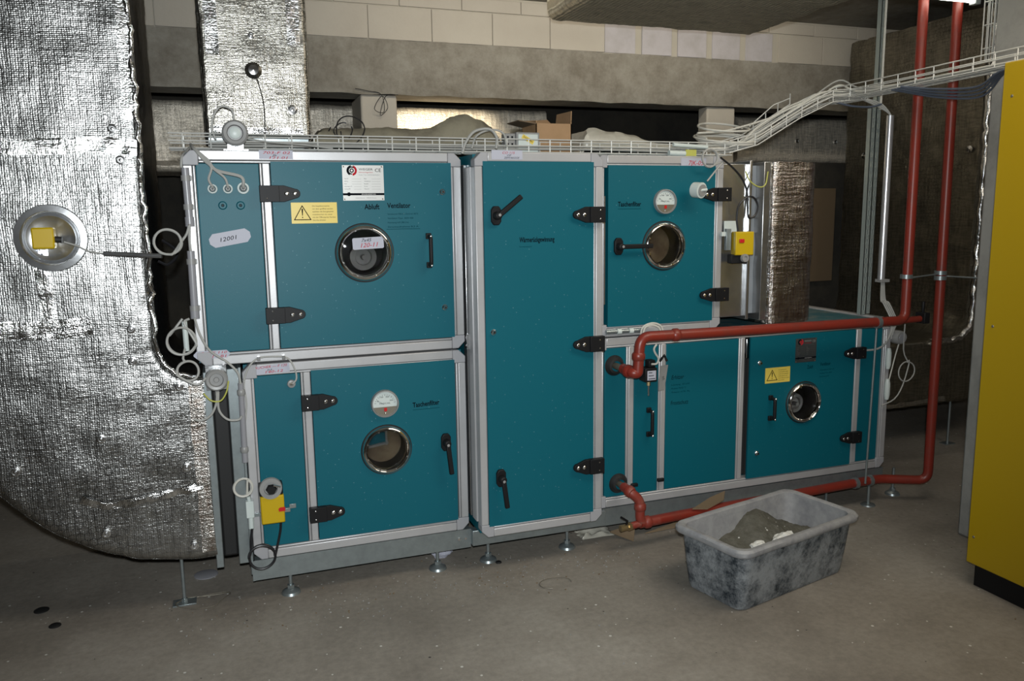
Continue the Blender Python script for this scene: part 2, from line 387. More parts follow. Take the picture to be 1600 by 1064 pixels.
# ------------------------------------------------------------ ducts wrapped in foil
def duct(name, stations, y0, y1, mats, label, step=.02, amp=.004, r=.03, cat='duct'):
    """stations: list of ((x,z) inner, (x,z) outer); ring = front, outer side, back, inner side"""
    mf, ms = mats
    root = thing(name, (stations[-1][1][0], y0, 0), label, cat)
    w = max((V((*a, 0))-V((*b, 0))).length for a, b in stations); d = y1-y0
    ring = []
    def arc(cu_, cv, a0, n=4): return [(cu_+r*cos(a0+pi/2*i/n), cv+r*sin(a0+pi/2*i/n)) for i in range(n+1)]
    base = arc(r, r, pi)+[(u, 0) for u in [r+(w-2*r)*i/int(w/step) for i in range(1, int(w/step))]]
    base += arc(w-r, r, -pi/2)+[(w, v) for v in [r+(d-2*r)*i/int(d/.05) for i in range(1, int(d/.05))]]
    base += arc(w-r, d-r, 0)+[(u, d) for u in [w-r-(w-2*r)*i/8 for i in range(1, 8)]]
    base += arc(r, d-r, pi/2)+[(0, v) for v in [d-r-(d-2*r)*i/int(d/.03) for i in range(1, int(d/.03))]]
    per = [0]
    for a, b in zip(base, base[1:]): per.append(per[-1]+math.hypot(a[0]-b[0], a[1]-b[1]))
    mb = MB(mf, ms); vs = []; uvs = []; n = len(base); L = 0; prev = None
    for (a, b) in stations:
        A, B = V((a[0], 0, a[1])), V((b[0], 0, b[1])); mid = (A+B)/2
        if prev is not None: L += (mid-prev).length
        prev = mid
        for i, (u, v) in enumerate(base):
            p = A+(B-A)*(u/w); p.y = y0+v
            edge = math.exp(-min(u, w-u)/.04)+.3
            dv = noise.noise_vector(p*9)*amp+noise.noise_vector(p*33)*amp*.9*edge
            vs.append(p+dv); uvs.append((p.x+3, p.z+.5) if v < r*.6 else (per[i], L))
    fs = []
    for k in range(len(stations)-1):
        for i in range(n): fs.append((k*n+i, k*n+(i+1) % n, (k+1)*n+(i+1) % n, (k+1)*n+i))
    fs += [tuple(range(n)), tuple(range((len(stations)-1)*n, len(stations)*n))[::-1]]
    mb.add(vs, fs)
    # side material on inner side
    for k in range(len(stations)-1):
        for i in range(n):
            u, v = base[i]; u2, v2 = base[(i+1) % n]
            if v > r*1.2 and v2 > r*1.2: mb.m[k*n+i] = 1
    mb.build('foil_wrap', root, uvs=uvs)
    return root
def seg(a0, b0, a1, b1, step=.02):
    n = max(2, int((V(a1)-V(a0)).length/step), int((V(b1)-V(b0)).length/step))
    return [((a0[0]+(a1[0]-a0[0])*i/n, a0[1]+(a1[1]-a0[1])*i/n), (b0[0]+(b1[0]-b0[0])*i/n, b0[1]+(b1[1]-b0[1])*i/n)) for i in range(n+1)]
def elbow(cx, cz, ri, ro, a0, a1, n):
    return [((cx+ri*cos(a0+(a1-a0)*i/n), cz+ri*sin(a0+(a1-a0)*i/n)), (cx+ro*cos(a0+(a1-a0)*i/n), cz+ro*sin(a0+(a1-a0)*i/n))) for i in range(n+1)]
def pin(root, x, z, y, r=.013):
    MB('screw').lathe((x, y, z), [(0, -.008), (r*.30, -.007), (r*.38, .002), (r*.55, .002), (r*.70, -.004), (r*.95, -.003), (r, .002), (r*.7, .02)], 16).build('insulation_pin', root)
def tape(root, pts, width, y, horizontal=True, amp=.002, name='foil_tape', m='tape'):
    """foil strip along pts (x,z) on a front face at y"""
    P = spline([V((p[0], y, p[1])) for p in pts], 10); vs = []; uvs = []; L = 0
    for i, p in enumerate(P):
        t = (P[min(i+1, len(P)-1)]-P[max(i-1, 0)]).normalized(); nn = V((-t.z, 0, t.x))
        if i: L += (p-P[i-1]).length
        for j in range(5):
            q = p+nn*width*(j/4-.5); q.y = y-.004+noise.noise(q*30)*amp; q += nn*noise.noise(q*25)*amp*(1 if j in (0, 4) else 0)
            vs.append(q); uvs.append((width*j/4+.37, L))
    MB(m).add(vs, [(i*5+j, i*5+j+1, i*5+j+6, i*5+j+5) for i in range(len(P)-1) for j in range(4)]).build(name, root, uvs=uvs)

# big left duct: straight drop, elbow into the left end of the lower unit
LY = 3.25; cx, cz, ri, ro = -.125, 1.08, .125, .865
st = seg((-.25, 2.93), (-.99, 2.93), (-.25, cz), (-.99, cz))+elbow(cx, cz, ri, ro, pi, 1.5*pi, 44)[1:]
st += seg((cx, cz-ri), (cx, cz-ro), (-.095, cz-ri), (-.095, cz-ro))[1:]
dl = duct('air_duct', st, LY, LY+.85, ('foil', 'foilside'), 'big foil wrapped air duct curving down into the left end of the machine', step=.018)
tape(dl, [(-.99, 1.795), (-.6, 1.80), (-.4, 1.81), (-.26, 1.80)], .055, LY-.003, amp=.006)
tape(dl, [(-.275, 2.6), (-.272, 2.2), (-.278, 1.9)], .045, LY-.002, amp=.006)
tape(dl, [(-.93, 1.18), (-.72, 1.165), (-.58, 1.16), (-.46, 1.17)], .07, LY-.002, amp=.004)
tape(dl, [(-.60, 1.45), (-.595, 1.3), (-.59, 1.15)], .05, LY-.002, amp=.004)
tape(dl, [(-.128, .92), (-.125, .6), (-.12, .25)], .05, LY-.002, amp=.005, m='foilbrown')
tape(dl, [(-.55, .52), (-.45, .485), (-.28, .50), (-.12, .52)], .03, LY-.002, amp=.008)
for px, py in ((175, 201), (188, 250), (205, 514), (207, 564), (280, 604), (158, 686), (24, 738), (292, 730), (166, 834), (304, 853)):
    p = at(px, py, Y=LY-.014); pin(dl, p.x, p.z, LY-.014, .0165)
bl_ = [V((-.253, LY-.001, 2.93-.02*i)) for i in range(92)]
bl_ = bl_+[V((cx-ri*cos(t), LY-.001, cz-ri*sin(t))) for t in [i*pi/2/14 for i in range(1, 15)]]
bl_ = [p+noise.noise_vector(p*31)*.016 for p in bl_]
MB('tape').tube(bl_, .009, 10).build('foil_edge_bead', dl, uvs=[((i % 10)*.010, i//10*.02) for i in range(len(bl_)*10)])
# support foot under its elbow
ft = at(289, 942, Z=0)
MB('galv').cyl((ft.x, ft.y, .004), (ft.x, ft.y, .235), .007, 10).box(ft.x-.045, ft.x+.045, ft.y-.03, ft.y+.03, 0, .006).cyl((ft.x, ft.y, .006), (ft.x, ft.y, .02), .013, 6).build('foot', dl, bevel=.001)
# measuring cup let into the duct
cp = at(80, 372, Y=LY-.005)
cup = thing('sensor_cup', (cp.x, LY-.006, cp.z), 'round metal cup with a yellow sensor let into the big left duct', 'sensor')
MB('sheet').lathe((cp.x, LY-.006, cp.z), [(.118, .0), (.115, -.012), (.095, -.014), (.088, -.006), (.084, .0), (.078, -.006), (.06, .002), (.0, .004)], 48).build('cup_ring', cup)
MB('yellow').box(cp.x-.052, cp.x+.018, LY-.06, LY-.012, cp.z-.036, cp.z+.038).build('sensor_body', cup, bevel=.006)
MB('rubber').cyl((cp.x+.016, LY-.035, cp.z-.004), (cp.x+.038, LY-.035, cp.z-.006), .011, 12).build('cable_gland', cup)

# second duct, rising above the upper left unit
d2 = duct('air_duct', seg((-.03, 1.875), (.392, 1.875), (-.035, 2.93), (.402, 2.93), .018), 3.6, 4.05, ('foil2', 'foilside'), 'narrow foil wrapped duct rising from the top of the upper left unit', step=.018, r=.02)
MB('galv').box(-.0, .36, 3.58, 4.04, 1.80, 1.85).box(-.02, .38, 3.575, 4.045, 1.845, 1.885).build('duct_flange', d2, bevel=.003)
for px, py, r in ((392, 56, .014), (457, 172, .02)):
    p = at(px, py, Y=3.59); pin(d2, p.x, p.z, 3.586, r)
p = at(396, 109, Y=3.58); MB('tape').lathe((p.x, 3.595, p.z), [(0, -.02), (.02, -.018), (.032, -.004), (.034, .002)], 18).build('sensor_boss', d2)
tape(d2, [(.02, 2.9), (.02, 2.5), (.02, 2.2)], .05, 3.597, amp=.005)
tape(d2, [(.345, 2.9), (.342, 2.5), (.34, 2.25)], .05, 3.597, amp=.005)
tape(d2, [(-.01, 1.90), (.2, 1.90), (.36, 1.90)], .035, 3.597, amp=.006)

# foil duct lying behind the pillars
def simple_duct(name, x0, x1, y0, y1, z0, z1, m, label, axis='x', r=.04, amp=.006, step=.03, roundn=5):
    root = thing(name, ((x0+x1)/2, y0, z0), label, 'duct')
    if axis == 'x': ws, hs = (y0, y1), (z0, z1); L0, L1 = x0, x1; mk = lambda l, a, b: V((l, a, b))
    elif axis == 'y': ws, hs = (x0, x1), (z0, z1); L0, L1 = y0, y1; mk = lambda l, a, b: V((a, l, b))
    else: ws, hs = (x0, x1), (y0, y1); L0, L1 = z0, z1; mk = lambda l, a, b: V((a, b, l))
    base = []
    cor = [(ws[0]+r, hs[0]+r, pi), (ws[1]-r, hs[0]+r, 1.5*pi), (ws[1]-r, hs[1]-r, 0), (ws[0]+r, hs[1]-r, .5*pi)]
    for k, (a, b, t) in enumerate(cor):
        base += [(a+r*cos(t+pi/2*i/roundn), b+r*sin(t+pi/2*i/roundn)) for i in range(roundn+1)]
        a2, b2, t2 = cor[(k+1) % 4]; e = (a2+r*cos(t2), b2+r*sin(t2)); q = base[-1]; m_ = max(2, int(math.hypot(e[0]-q[0], e[1]-q[1])/step))
        base += [(q[0]+(e[0]-q[0])*i/m_, q[1]+(e[1]-q[1])*i/m_) for i in range(1, m_)]
    n = len(base); K = max(2, int((L1-L0)/step)); vs = []; uvs = []; per = [0]
    for a, b in zip(base, base[1:]): per.append(per[-1]+math.hypot(a[0]-b[0], a[1]-b[1]))
    for k in range(K+1):
        l = L0+(L1-L0)*k/K
        for i, (a, b) in enumerate(base):
            p = mk(l, a, b); vs.append(p+noise.noise_vector(p*8)*amp+noise.noise_vector(p*30)*amp*.6); uvs.append((l, per[i]))
    fs = [(k*n+i, k*n+(i+1) % n, (k+1)*n+(i+1) % n, (k+1)*n+i) for k in range(K) for i in range(n)]+[tuple(range(n)), tuple(range(K*n, K*n+n))]
    MB(m).add(vs, fs).build('foil_wrap', root, uvs=uvs); return root
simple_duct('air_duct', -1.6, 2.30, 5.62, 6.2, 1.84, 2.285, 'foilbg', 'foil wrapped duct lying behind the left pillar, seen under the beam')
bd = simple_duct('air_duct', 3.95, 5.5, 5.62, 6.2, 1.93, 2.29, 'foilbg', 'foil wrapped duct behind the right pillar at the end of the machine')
for px, py in ((1247, 220), (1307, 222)):
    p = at(px, py, Y=5.6); pin(bd, p.x, p.z, 5.61, .018)
# dark plant room niche under it
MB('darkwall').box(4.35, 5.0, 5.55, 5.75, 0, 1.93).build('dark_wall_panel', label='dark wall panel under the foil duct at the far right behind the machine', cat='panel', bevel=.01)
MB('cardd').box(4.52, 4.86, 5.52, 5.56, .95, 1.72).build('fibre_board', label='brown fibre board fixed on the dark wall panel at the far right', cat='board', bevel=.004)

# big right duct, dark inner face towards the machine, elbow into the machine's right end
cx2, cz2 = 4.41, .86
st = seg((4.57, 2.78), (5.15, 2.78), (4.56, cz2), (5.15, cz2), .03)
st += elbow(cx2, cz2, .15, .60, 0, -pi/2, 22)[1:]+seg((cx2, cz2-.15), (cx2, cz2-.60), (3.30, .70), (3.30, .29), .03)[1:]
st = [((a[0], a[1]), (b[0], max(b[1], .29))) for a, b in st]
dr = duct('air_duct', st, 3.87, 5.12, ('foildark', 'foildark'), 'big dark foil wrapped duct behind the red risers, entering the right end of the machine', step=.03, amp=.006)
bp_ = spline([(4.555, 3.872, 2.75), (4.555, 3.872, 2.0), (4.55, 3.872, 1.2), (4.54, 3.872, .84), (4.49, 3.872, .745), (4.40, 3.872, .708), (4.2, 3.872, .705)], 24)
bp_ = [p+noise.noise_vector(p*22)*.012 for p in bp_]
MB('tape').tube(bp_, .022, 10).build('foil_edge_bead', dr, uvs=[((i % 10)*.014, i//10*.02) for i in range(len(bp_)*10)], label='bright crumpled foil edge')  # foil edge rounded and made bright to catch the lamp's glint
tape(dr, [(3.5, .315), (3.9, .315), (4.35, .33)], .03, 3.866, amp=.008)
ft = at(1480, 693, Z=0)
MB('galv').cyl((ft.x, ft.y, .004), (ft.x, ft.y, .33), .008, 10).box(ft.x-.04, ft.x+.04, ft.y-.03, ft.y+.03, 0, .006).build('foot', dr)
for px, py in ((1345, 243), (1510, 233)):
    p = at(px+5, py, X=4.55); MB('screw').lathe((4.548, p.y, p.z), [(0, -.006), (.008, -.004), (.022, -.001), (.024, .004)], 14, 'x').build('insulation_pin', dr)

# flat duct hanging under the ceiling
hd = simple_duct('air_duct', 1.80, 3.18, 2.2, 4.38, 2.615, 2.80, 'foilrib', 'flat ribbed foil duct hanging under the ceiling above the machine', 'y', r=.05, amp=.006)
for x in (2.0, 3.0): MB('galv').cyl((x, 4.2, 2.79), (x, 4.2, 2.935), .005, 8).build('hanger_rod', hd)

# ------------------------------------------------------------ air handling units
FW = .046
def bar(root, x0, x1, z0, z1, y, d=.05, name='frame_bar', m='alu', lip=None):
    mb = MB(m)
    if lip == 'zl': mb.box(x0, x1, y, y+d, z0+.010, z1).box(x0, x1, y+.003, y+d, z0, z0+.009)
    elif lip == 'zh': mb.box(x0, x1, y, y+d, z0, z1-.010).box(x0, x1, y+.003, y+d, z1-.009, z1)
    elif lip == 'xl': mb.box(x0+.010, x1, y, y+d, z0, z1).box(x0, x0+.009, y+.003, y+d, z0, z1)
    elif lip == 'xh': mb.box(x0, x1-.010, y, y+d, z0, z1).box(x1-.009, x1, y+.003, y+d, z0, z1)
    else: mb.box(x0, x1, y, y+d, z0, z1)
    return mb.build(name, root, bevel=.0035)
def corner(root, x0, x1, z0, z1, y, sx, sz):
    c = .028
    X = (x0, x1) if sx < 0 else (x1, x0); Z = (z0, z1) if sz < 0 else (z1, z0)   # X[0],Z[0] = outer
    poly = [(X[0]-sx*c, Z[0]), (X[0], Z[0]-sz*c), (X[0], Z[1]), (X[1], Z[1]), (X[1], Z[0])]
    MB('corner').prism(poly, y-.002, y+.052).build('corner_piece', root, bevel=.003)
def unit(name, x0, x1, z0, z1, Y, depth, label, tops=('alu', 'teal'), body=True, cs=(1, 1, 1, 1)):
    root = thing(name, ((x0+x1)/2, Y, z0), label, 'air handling unit'); f = FW; c = .055
    bar(root, x0+c, x1-c, z1-f, z1, Y, lip='zl'); bar(root, x0+c, x1-c, z0, z0+f, Y, lip='zh')
    bar(root, x0, x0+f*.92, z0+c, z1-c, Y, lip='xh'); bar(root, x1-f*.92, x1, z0+c, z1-c, Y, lip='xl')
    for sx, xa, xb in ((-1, x0, x0+c), (1, x1-c, x1)):
        for sz, za, zb in ((-1, z0, z0+c), (1, z1-c, z1)): corner(root, xa, xb, za, zb, Y, sx, sz)
    if body:
        a, b, c0, c1, y0 = x0+.006, x1-.006, z0+.006, z1-.006, Y+.045
        MB('teal').box(a, b, Y+.14, Y+depth, c0, c1).box(a, a+.03, y0, Y+.14, c0, c1).box(b-.03, b, y0, Y+.14, c0, c1).box(a+.03, b-.03, y0, Y+.14, c0, c0+.03).box(a+.03, b-.03, y0, Y+.14, c1-.03, c1).build('casing', root, smooth=False)
    return root
def mullion(root, x0, x1, z0, z1, Y): return bar(root, x0, x1, z0, z1, Y, lip='xl')
def panel(root, x0, x1, z0, z1, Y, label=None, name='panel'):
    return MB('teal').box(x0, x1, Y, Y+.04, z0, z1).build(name, root, bevel=.002, label=label)
def door(root, x0, x1, z0, z1, Y, holes=(), name='door', label=None, t=.042):
    mb = MB('teal', 'alu')
    if not holes: mb.box(x0, x1, Y, Y+t, z0, z1)
    else:
        hx, hz, r = holes
        ang = sorted(set([round(2*pi*i/56, 6) for i in range(56)]+[round(math.atan2(z-hz, x-hx) % (2*pi), 6) for x in (x0, x1) for z in (z0, z1)]))
        inn, out = [], []
        for a in ang:
            ca, sa = cos(a), sin(a)
            tx = ((x1-hx) if ca > 0 else (x0-hx))/ca if abs(ca) > 1e-6 else 1e9
            tz = ((z1-hz) if sa > 0 else (z0-hz))/sa if abs(sa) > 1e-6 else 1e9
            q = min(tx, tz); out.append((hx+ca*q, hz+sa*q)); inn.append((hx+ca*r, hz+sa*r))
        n = len(ang)
        vs = [(p[0], Y, p[1]) for p in inn]+[(p[0], Y, p[1]) for p in out]+[(p[0], Y+t, p[1]) for p in out]+[(p[0], Y+t, p[1]) for p in inn]
        fs = []
        for i in range(n):
            j = (i+1) % n
            for k in range(4): a, b = k*n, ((k+1) % 4)*n; fs.append((a+i, a+j, b+j, b+i))
        mb.add(vs, fs)
    return mb.build(name, root, label=label)
def hinge(par, xb, xt, z, Y, h=.062):
    """black strap hinge: block at xb on the frame, tapering to a rounded tip at xt on the door"""
    d = 1 if xt > xb else -1; L = abs(xt-xb); hh = h/2
    mb = MB('black', 'screw')
    mb.prism([(xb, z-hh), (xb+d*L*.48, z-hh), (xb+d*L*.48, z+hh), (xb, z+hh)], Y-.028, Y-.001)
    tip = [(xt-d*.018+d*.018*cos(a), z+.018*sin(a)) for a in [(-pi/2+pi*i/8) for i in range(9)]]
    mb.prism([(xb+d*L*.46, z-hh), (xb+d*L*.60, z-hh)]+tip+[(xb+d*L*.60, z+hh), (xb+d*L*.46, z+hh)], Y-.020, Y-.004)
    mb.use('screw')
    for fx in (.66, .86): mb.lathe((xb+d*L*fx, Y-.0205, z), [(0, -.003), (.005, -.003), (.0085, 0)], 12)
    for dz in (.018, -.018): mb.lathe((xb+d*L*.17, Y-.0285, z+dz), [(0, -.001), (.003, 0)], 8)
    return mb.build('hinge', par, bevel=.0015)
def lever(par, x, z, ang, Y, L=.115):
    """black lever handle: rounded base plate plus cranked bar at angle ang"""
    mb = MB('black', 'greyp'); a = .021; b = .038
    mb.prism([(x+a*s1, z+b*s2) for s1, s2 in ((-1, -.6), (-.55, -1), (.55, -1), (1, -.6), (1, .6), (.55, 1), (-.55, 1), (-1, .6))], Y-.016, Y)
    mb.lathe((x, Y-.016, z), [(0, -.032), (.013, -.031), (.015, -.026), (.017, 0)], 20)
    dx, dz = cos(ang), sin(ang)
    mb.obox((x+dx*L*.54, Y-.042, z+dz*L*.54), (dx, 0, dz), (0, 1, 0), (-dz, 0, dx), L*.98, .016, .020)
    mb.use('greyp').lathe((x+dx*.004, Y-.050, z+dz*.004), [(0, -.001), (.006, 0)], 12)
    return mb.build('lever_handle', par, bevel=.004)
def grip(par, x, z0, z1, Y):
    mb = MB('black', 'screw')
    P = round_path([(x, Y, z0+.008), (x, Y-.038, z0+.008), (x, Y-.038, z1-.008), (x, Y, z1-.008)], .012, 4)
    mb.tube(P, .0085, 10)
    for z in (z0+.006, z1-.006):
        mb.use('black').box(x-.012, x+.010, Y-.012, Y, z-.012, z+.012); mb.use('screw').lathe((x, Y-.047, z), [(0, -.002), (.004, -.001), (.0055, .002)], 10)
    return mb.build('grip_handle', par, bevel=.002)
def knob(par, x, z, Y):
    MB('screw', 'black').lathe((x, Y, z), [(0, -.014), (.006, -.014), (.008, -.008), (.012, -.005), (.013, 0)], 16).use('black').lathe((x, Y-.0142, z), [(0, -.0006), (.0035, 0)], 8).build('latch_screw', par)
def porthole(par, x, z, r, Y, inner=('dark', None)):
    mb = MB('chrome', 'rubber')
    mb.lathe((x, Y, z), [(r*.79, .006), (r*.80, -.008), (r*.83, -.016), (r*.88, -.020), (r*.94, -.017), (r*.985, -.009), (r, 0)], 56)
    mb.use('rubber').lathe((x, Y, z), [(r*.985, -.001), (r*1.03, -.003), (r*1.045, 0)], 56).lathe((x, Y, z), [(r*.79, .006), (r*.78, .03), (r*.79, .10)], 40)
    mb.use('screw')
    for k in range(8): a = pi/8+k*pi/4; mb.lathe((x+r*.84*cos(a), Y-.019, z+r*.84*sin(a)), [(0, -.003), (.003, -.003), (.0045, .001)], 8)
    pr = mb.build('porthole_ring', par)
    MB('glass').lathe((x, Y, z), [(0, -.006), (r*.4, -.004), (r*.79, .003), (r*.79, .006), (r*.4, -.001), (0, -.003)], 40).build('porthole_glass', par)
    b = MB(inner[0]).lathe((x, Y, z), [(0, .105), (r*.80, .100)], 40)
    if inner[1] == 'filter':
        b.use('teal').prism([(x-r*.6, z+.002), (x+r*.1, z+.012), (x+r*.12, z+r*.5), (x-r*.35, z+r*.52)], Y+.085, Y+.10)
        b.use('greyp').prism([(x-r*.62, z-.008), (x+r*.2, z+.004), (x+r*.2, z+.012), (x-r*.62, z+.002)], Y+.07, Y+.09).prism([(x+r*.1, z), (x+r*.17, z), (x+r*.17, z+r*.58), (x+r*.1, z+r*.6)], Y+.07, Y+.09)
    if inner[1] == 'motor':
        b.use('greyp').lathe((x+.005, Y+.10, z-.02), [(r*.5, 0), (r*.48, -.03), (r*.3, -.035), (r*.28, -.02), (r*.1, -.02), (r*.08, -.05), (0, -.05)], 30)
    b.build('porthole_interior', par)
def gauge(par, x, z, r, Y):
    mb = MB('greyp', 'white', 'cardd', 'inkb', 'redbtn')
    mb.use('greyp').lathe((x, Y, z), [(r*.86, -.010), (r*.9, -.020), (r*.97, -.018), (r, 0)], 40)
    mb.use('white').lathe((x, Y, z), [(0, -.008), (r*.88, -.008)], 40)
    lo = [(x+r*.86*cos(a), z+r*.86*sin(a)) for a in [pi+.28+(pi-.56)*i/14 for i in range(15)]]
    mb.use('steel').prism(lo, Y-.0095, Y-.008)
    mb.use('inkb')
    for k in range(13):
        a = pi-.1-(pi-.2)*k/12; rr = r*.70; L_ = r*(.12 if k % 3 == 0 else .06)
        mb.obox((x+cos(a)*rr, Y-.0088, z+sin(a)*rr*.9), (cos(a), 0, sin(a)), (0, 1, 0), (-sin(a), 0, cos(a)), L_, .0006, .0010)
    mb.obox((x-r*.33, Y-.0105, z+r*.12), (-.8, 0, .5), (0, 1, 0), (.5, 0, .8), r*.62, .0006, .0008)
    mb.use('redbtn').box(x-.005, x+.007, Y-.0115, Y-.0095, z-r*.55, z-r*.3)
    mb.use('screw').lathe((x, Y-.0095, z-r*.72), [(0, -.003), (.004, 0)], 8)
    g_ = mb.build('pressure_gauge', par); text('PASCAL', x-r*.4, z-r*.02, Y-.0092, r*.10, r*.8, 'inkb', par)
    for k_, n_ in enumerate(('0', '100', '200', '300')): a_ = pi-.35-(pi-.7)*k_/3; text(n_, x+cos(a_)*r*.52-r*.05*len(n_), z+sin(a_)*r*.48, Y-.0092, r*.11, r*.08*len(n_), 'inkb', par)
    return g_
def sticker(par, x0, x1, z0, z1, Y, m='paper', rot=0, name='sticker', cut=.0, label=None):
    c, s_ = cos(rot), sin(rot); cxx, czz = (x0+x1)/2, (z0+z1)/2
    pl = [(x0+cut, z0), (x1-cut, z0), (x1, z0+cut), (x1, z1-cut), (x1-cut, z1), (x0+cut, z1), (x0, z1-cut), (x0, z0+cut)] if cut else [(x0, z0), (x1, z0), (x1, z1), (x0, z1)]
    pl = [(cxx+(a-cxx)*c-(b-czz)*s_, czz+(a-cxx)*s_+(b-czz)*c) for a, b in pl]
    return MB(m).prism(pl, Y-.0012, Y).build(name, par, smooth=False, label=label)
def warning(par, x0, x1, z0, z1, Y):
    mb = MB('signy', 'inkb').box(x0, x1, Y-.002, Y, z0, z1); h = z1-z0
    a = (x0+h*.10, z0+h*.16); b = (x0+h*.94, z0+h*.16); t = (x0+h*.52, z0+h*.88)
    mb.use('inkb'); yy = Y-.0026
    cxx, czz = (a[0]+b[0]+t[0])/3, (a[1]+b[1]+t[1])/3
    sh = lambda p, k: (cxx+(p[0]-cxx)*k, czz+(p[1]-czz)*k)
    o = [a, b, t]; i = [sh(p, .84) for p in o]
    for k in range(3): j = (k+1) % 3; mb.prism([o[k], o[j], i[j], i[k]], yy, yy+.0004)
    mb.prism([(cxx-.0012, czz-.002), (cxx+.0012, czz-.002), (cxx+.0028, czz+h*.3), (cxx-.0028, czz+h*.3)], yy, yy+.0004)
    mb.box(cxx-.0018, cxx+.0018, yy, yy+.0004, czz-h*.14, czz-h*.08)
    s = mb.build('warning_sign', par, smooth=False)
    lines = ['Die Inspektionstüren', 'nur dann geöffnet werden', 'nachdem die Energiezufuhr', 'unterbrochen ist, sonst', 'mit der Öffnung des Gerätes', 'Not-Aus drücken']
    for k, tx in enumerate(lines):
        text(tx, x0+h*1.0, z1-h*(.20+.135*k), yy, h*.065, (x1-x0-h*1.08)*(len(tx)/27), 'inkb', par)
def nameplate(par, x0, x1, z0, z1, Y, bright=True):
    mb = MB('plate' if bright else 'plated', 'inkb', 'inkr', 'screw').box(x0, x1, Y-.002, Y, z0, z1); w, h = x1-x0, z1-z0; yy = Y-.0026
    ink = 'inkb' if bright else 'greyp'
    mb.use('inkb').box(x0, x1, yy, yy+.0005, z0+h*.15, z0+h*.21)
    cxx, czz = x0+w*.23, z1-h*.15
    def arc(r0, r1, a0, a1, m):
        mb.use(m); n = 14
        for i in range(n):
            p, q = a0+(a1-a0)*i/n, a0+(a1-a0)*(i+1)/n
            mb.prism([(cxx+r0*cos(p), czz+r0*sin(p)), (cxx+r1*cos(p), czz+r1*sin(p)), (cxx+r1*cos(q), czz+r1*sin(q)), (cxx+r0*cos(q), czz+r0*sin(q))], yy, yy+.0004)
    R1 = w*.125
    arc(R1*.78, R1, .55*pi, 1.35*pi, 'inkb'); arc(R1*.55, R1*.78, .3*pi, 1.5*pi, 'inkb'); arc(R1*.6, R1, -.45*pi, .40*pi, 'inkr'); arc(.22*R1, .42*R1, 0, 2*pi, 'inkb' if bright else 'redbtn')
    mb.use('inkb').prism([(x0+w*.14+w*.05*cos(i*pi/3), z0+h*.18+w*.05*sin(i*pi/3)) for i in range(6)], yy-.0003, yy+.0005)
    mb.use('screw')
    for sx in (x0+w*.04, x1-w*.04):
        for sz in (z0+h*.04, z1-h*.04): mb.lathe((sx, Y-.002, sz), [(0, -.0015), (.003, 0)], 8)
    s = mb.build('name_plate', par, smooth=False, label=None if bright else 'dull grey name plate')
    text('WEGER', x0+w*.40, z1-h*.145, yy, h*.065, w*.34, ink, par); text('CE', x0+w*.79, z1-h*.185, yy, h*.10, w*.15, ink, par)
    text('Klimaanlagenbau', x0+w*.40, z1-h*.215, yy, h*.035, w*.34, 'inkr', par)
    text('Italy Tel. 0474/565253', x0+w*.40, z1-h*.285, yy, h*.025, w*.5, 'inkg', par)
    L = [('Type-Nr.', 'Bez.'), ('Auftrag', 'Ventilator'), ('Motor', 'Baujahr'), ('Luftmenge m³/h', 'Druck'), ('Leistung kW', 'Strom A')]
    for k, (p, q) in enumerate(L):
        z = z1-h*(.39+.073*k)
        text(p, x0+w*.04, z, yy, h*.026, w*.013*len(p), ink, par); text(q, x0+w*.52, z, yy, h*.026, w*.016*len(q), ink, par)
        for xa, xb in ((.22 if len(p) < 10 else .27, .45), (.70, .92)): MB('inkg').box(x0+w*xa, x0+w*xb, yy, yy+.0003, z, z+h*.004).build('ruled_line', par, smooth=False)
    text('ENGINEERING', x0+w*.45, z0+h*.163, yy-.0006, h*.03, w*.34, 'plate', par)
    text('DIN-Norm   39030 Kiens', x0+w*.3, z0+h*.06, yy, h*.026, w*.5, 'inkg', par)
def foot(root, px, py, ztop=.15):
    f = at(px, py, Z=0); x, y = f.x, 3.295
    MB('galv').cyl((x, y, .012), (x, y, ztop), .0075, 10).cyl((x, y, .022), (x, y, .036), .015, 6).lathe((x, y, 0), [(0, .022), (.018, .020), (.036, .010), (.040, 0)], 24, 'z').build('foot', root)
def rail(root, x0, x1, z0=.095, z1=.18, y=3.252):
    MB('galv').prism([(y, z0), (y+.045, z0), (y+.045, z0+.004), (y+.004, z0+.004), (y+.004, z0+.012), (y+.030, z0+.022), (y+.030, z1-.022), (y+.004, z1-.012), (y+.004, z1-.004), (y+.045, z1-.004), (y+.045, z1), (y, z1)], x0, x1, 'x').build('base_rail', root)

YF = 3.25; YM = 3.12; ZT = 1.797
inkt = 'inkt'
# ---- 1 upper left: exhaust fan unit
u1 = unit('air_handling_unit', -.113, .948, .990, ZT, YF, .85, 'upper left teal unit with the white name plate, exhaust fan porthole and three cable glands')
bar(u1, .156, .194, 1.036, 1.751, YF+.002, lip='xl')
for x in (.158, .192): pass
p1 = panel(u1, -.068, .154, 1.038, 1.749, YF+.006)
d1 = door(u1, .197, .904, 1.040, 1.757, YF-.004, (at(570, 395, Y=YF).x, at(570, 395, Y=YF).z, .092))
DY = YF-.004
for px, py in ((405, 303), (415, 493)):
    a = at(px, py, Y=YF); hinge(d1, a.x, a.x+.150, a.z, DY)
q = at(570, 395, Y=DY); porthole(d1, q.x, q.z, .113, DY, ('dark', 'motor'))
a = at(670, 391, Y=DY); grip(d1, a.x, a.z-.066, a.z+.064, DY)
for px, py in ((691, 300), (695, 480)): a = at(px, py, Y=DY); knob(d1, a.x, a.z, DY)
a, b = at(536.5, 313.5, Y=DY), at(598.5, 258.5, Y=DY); nameplate(d1, a.x, b.x, a.z, b.z, DY)
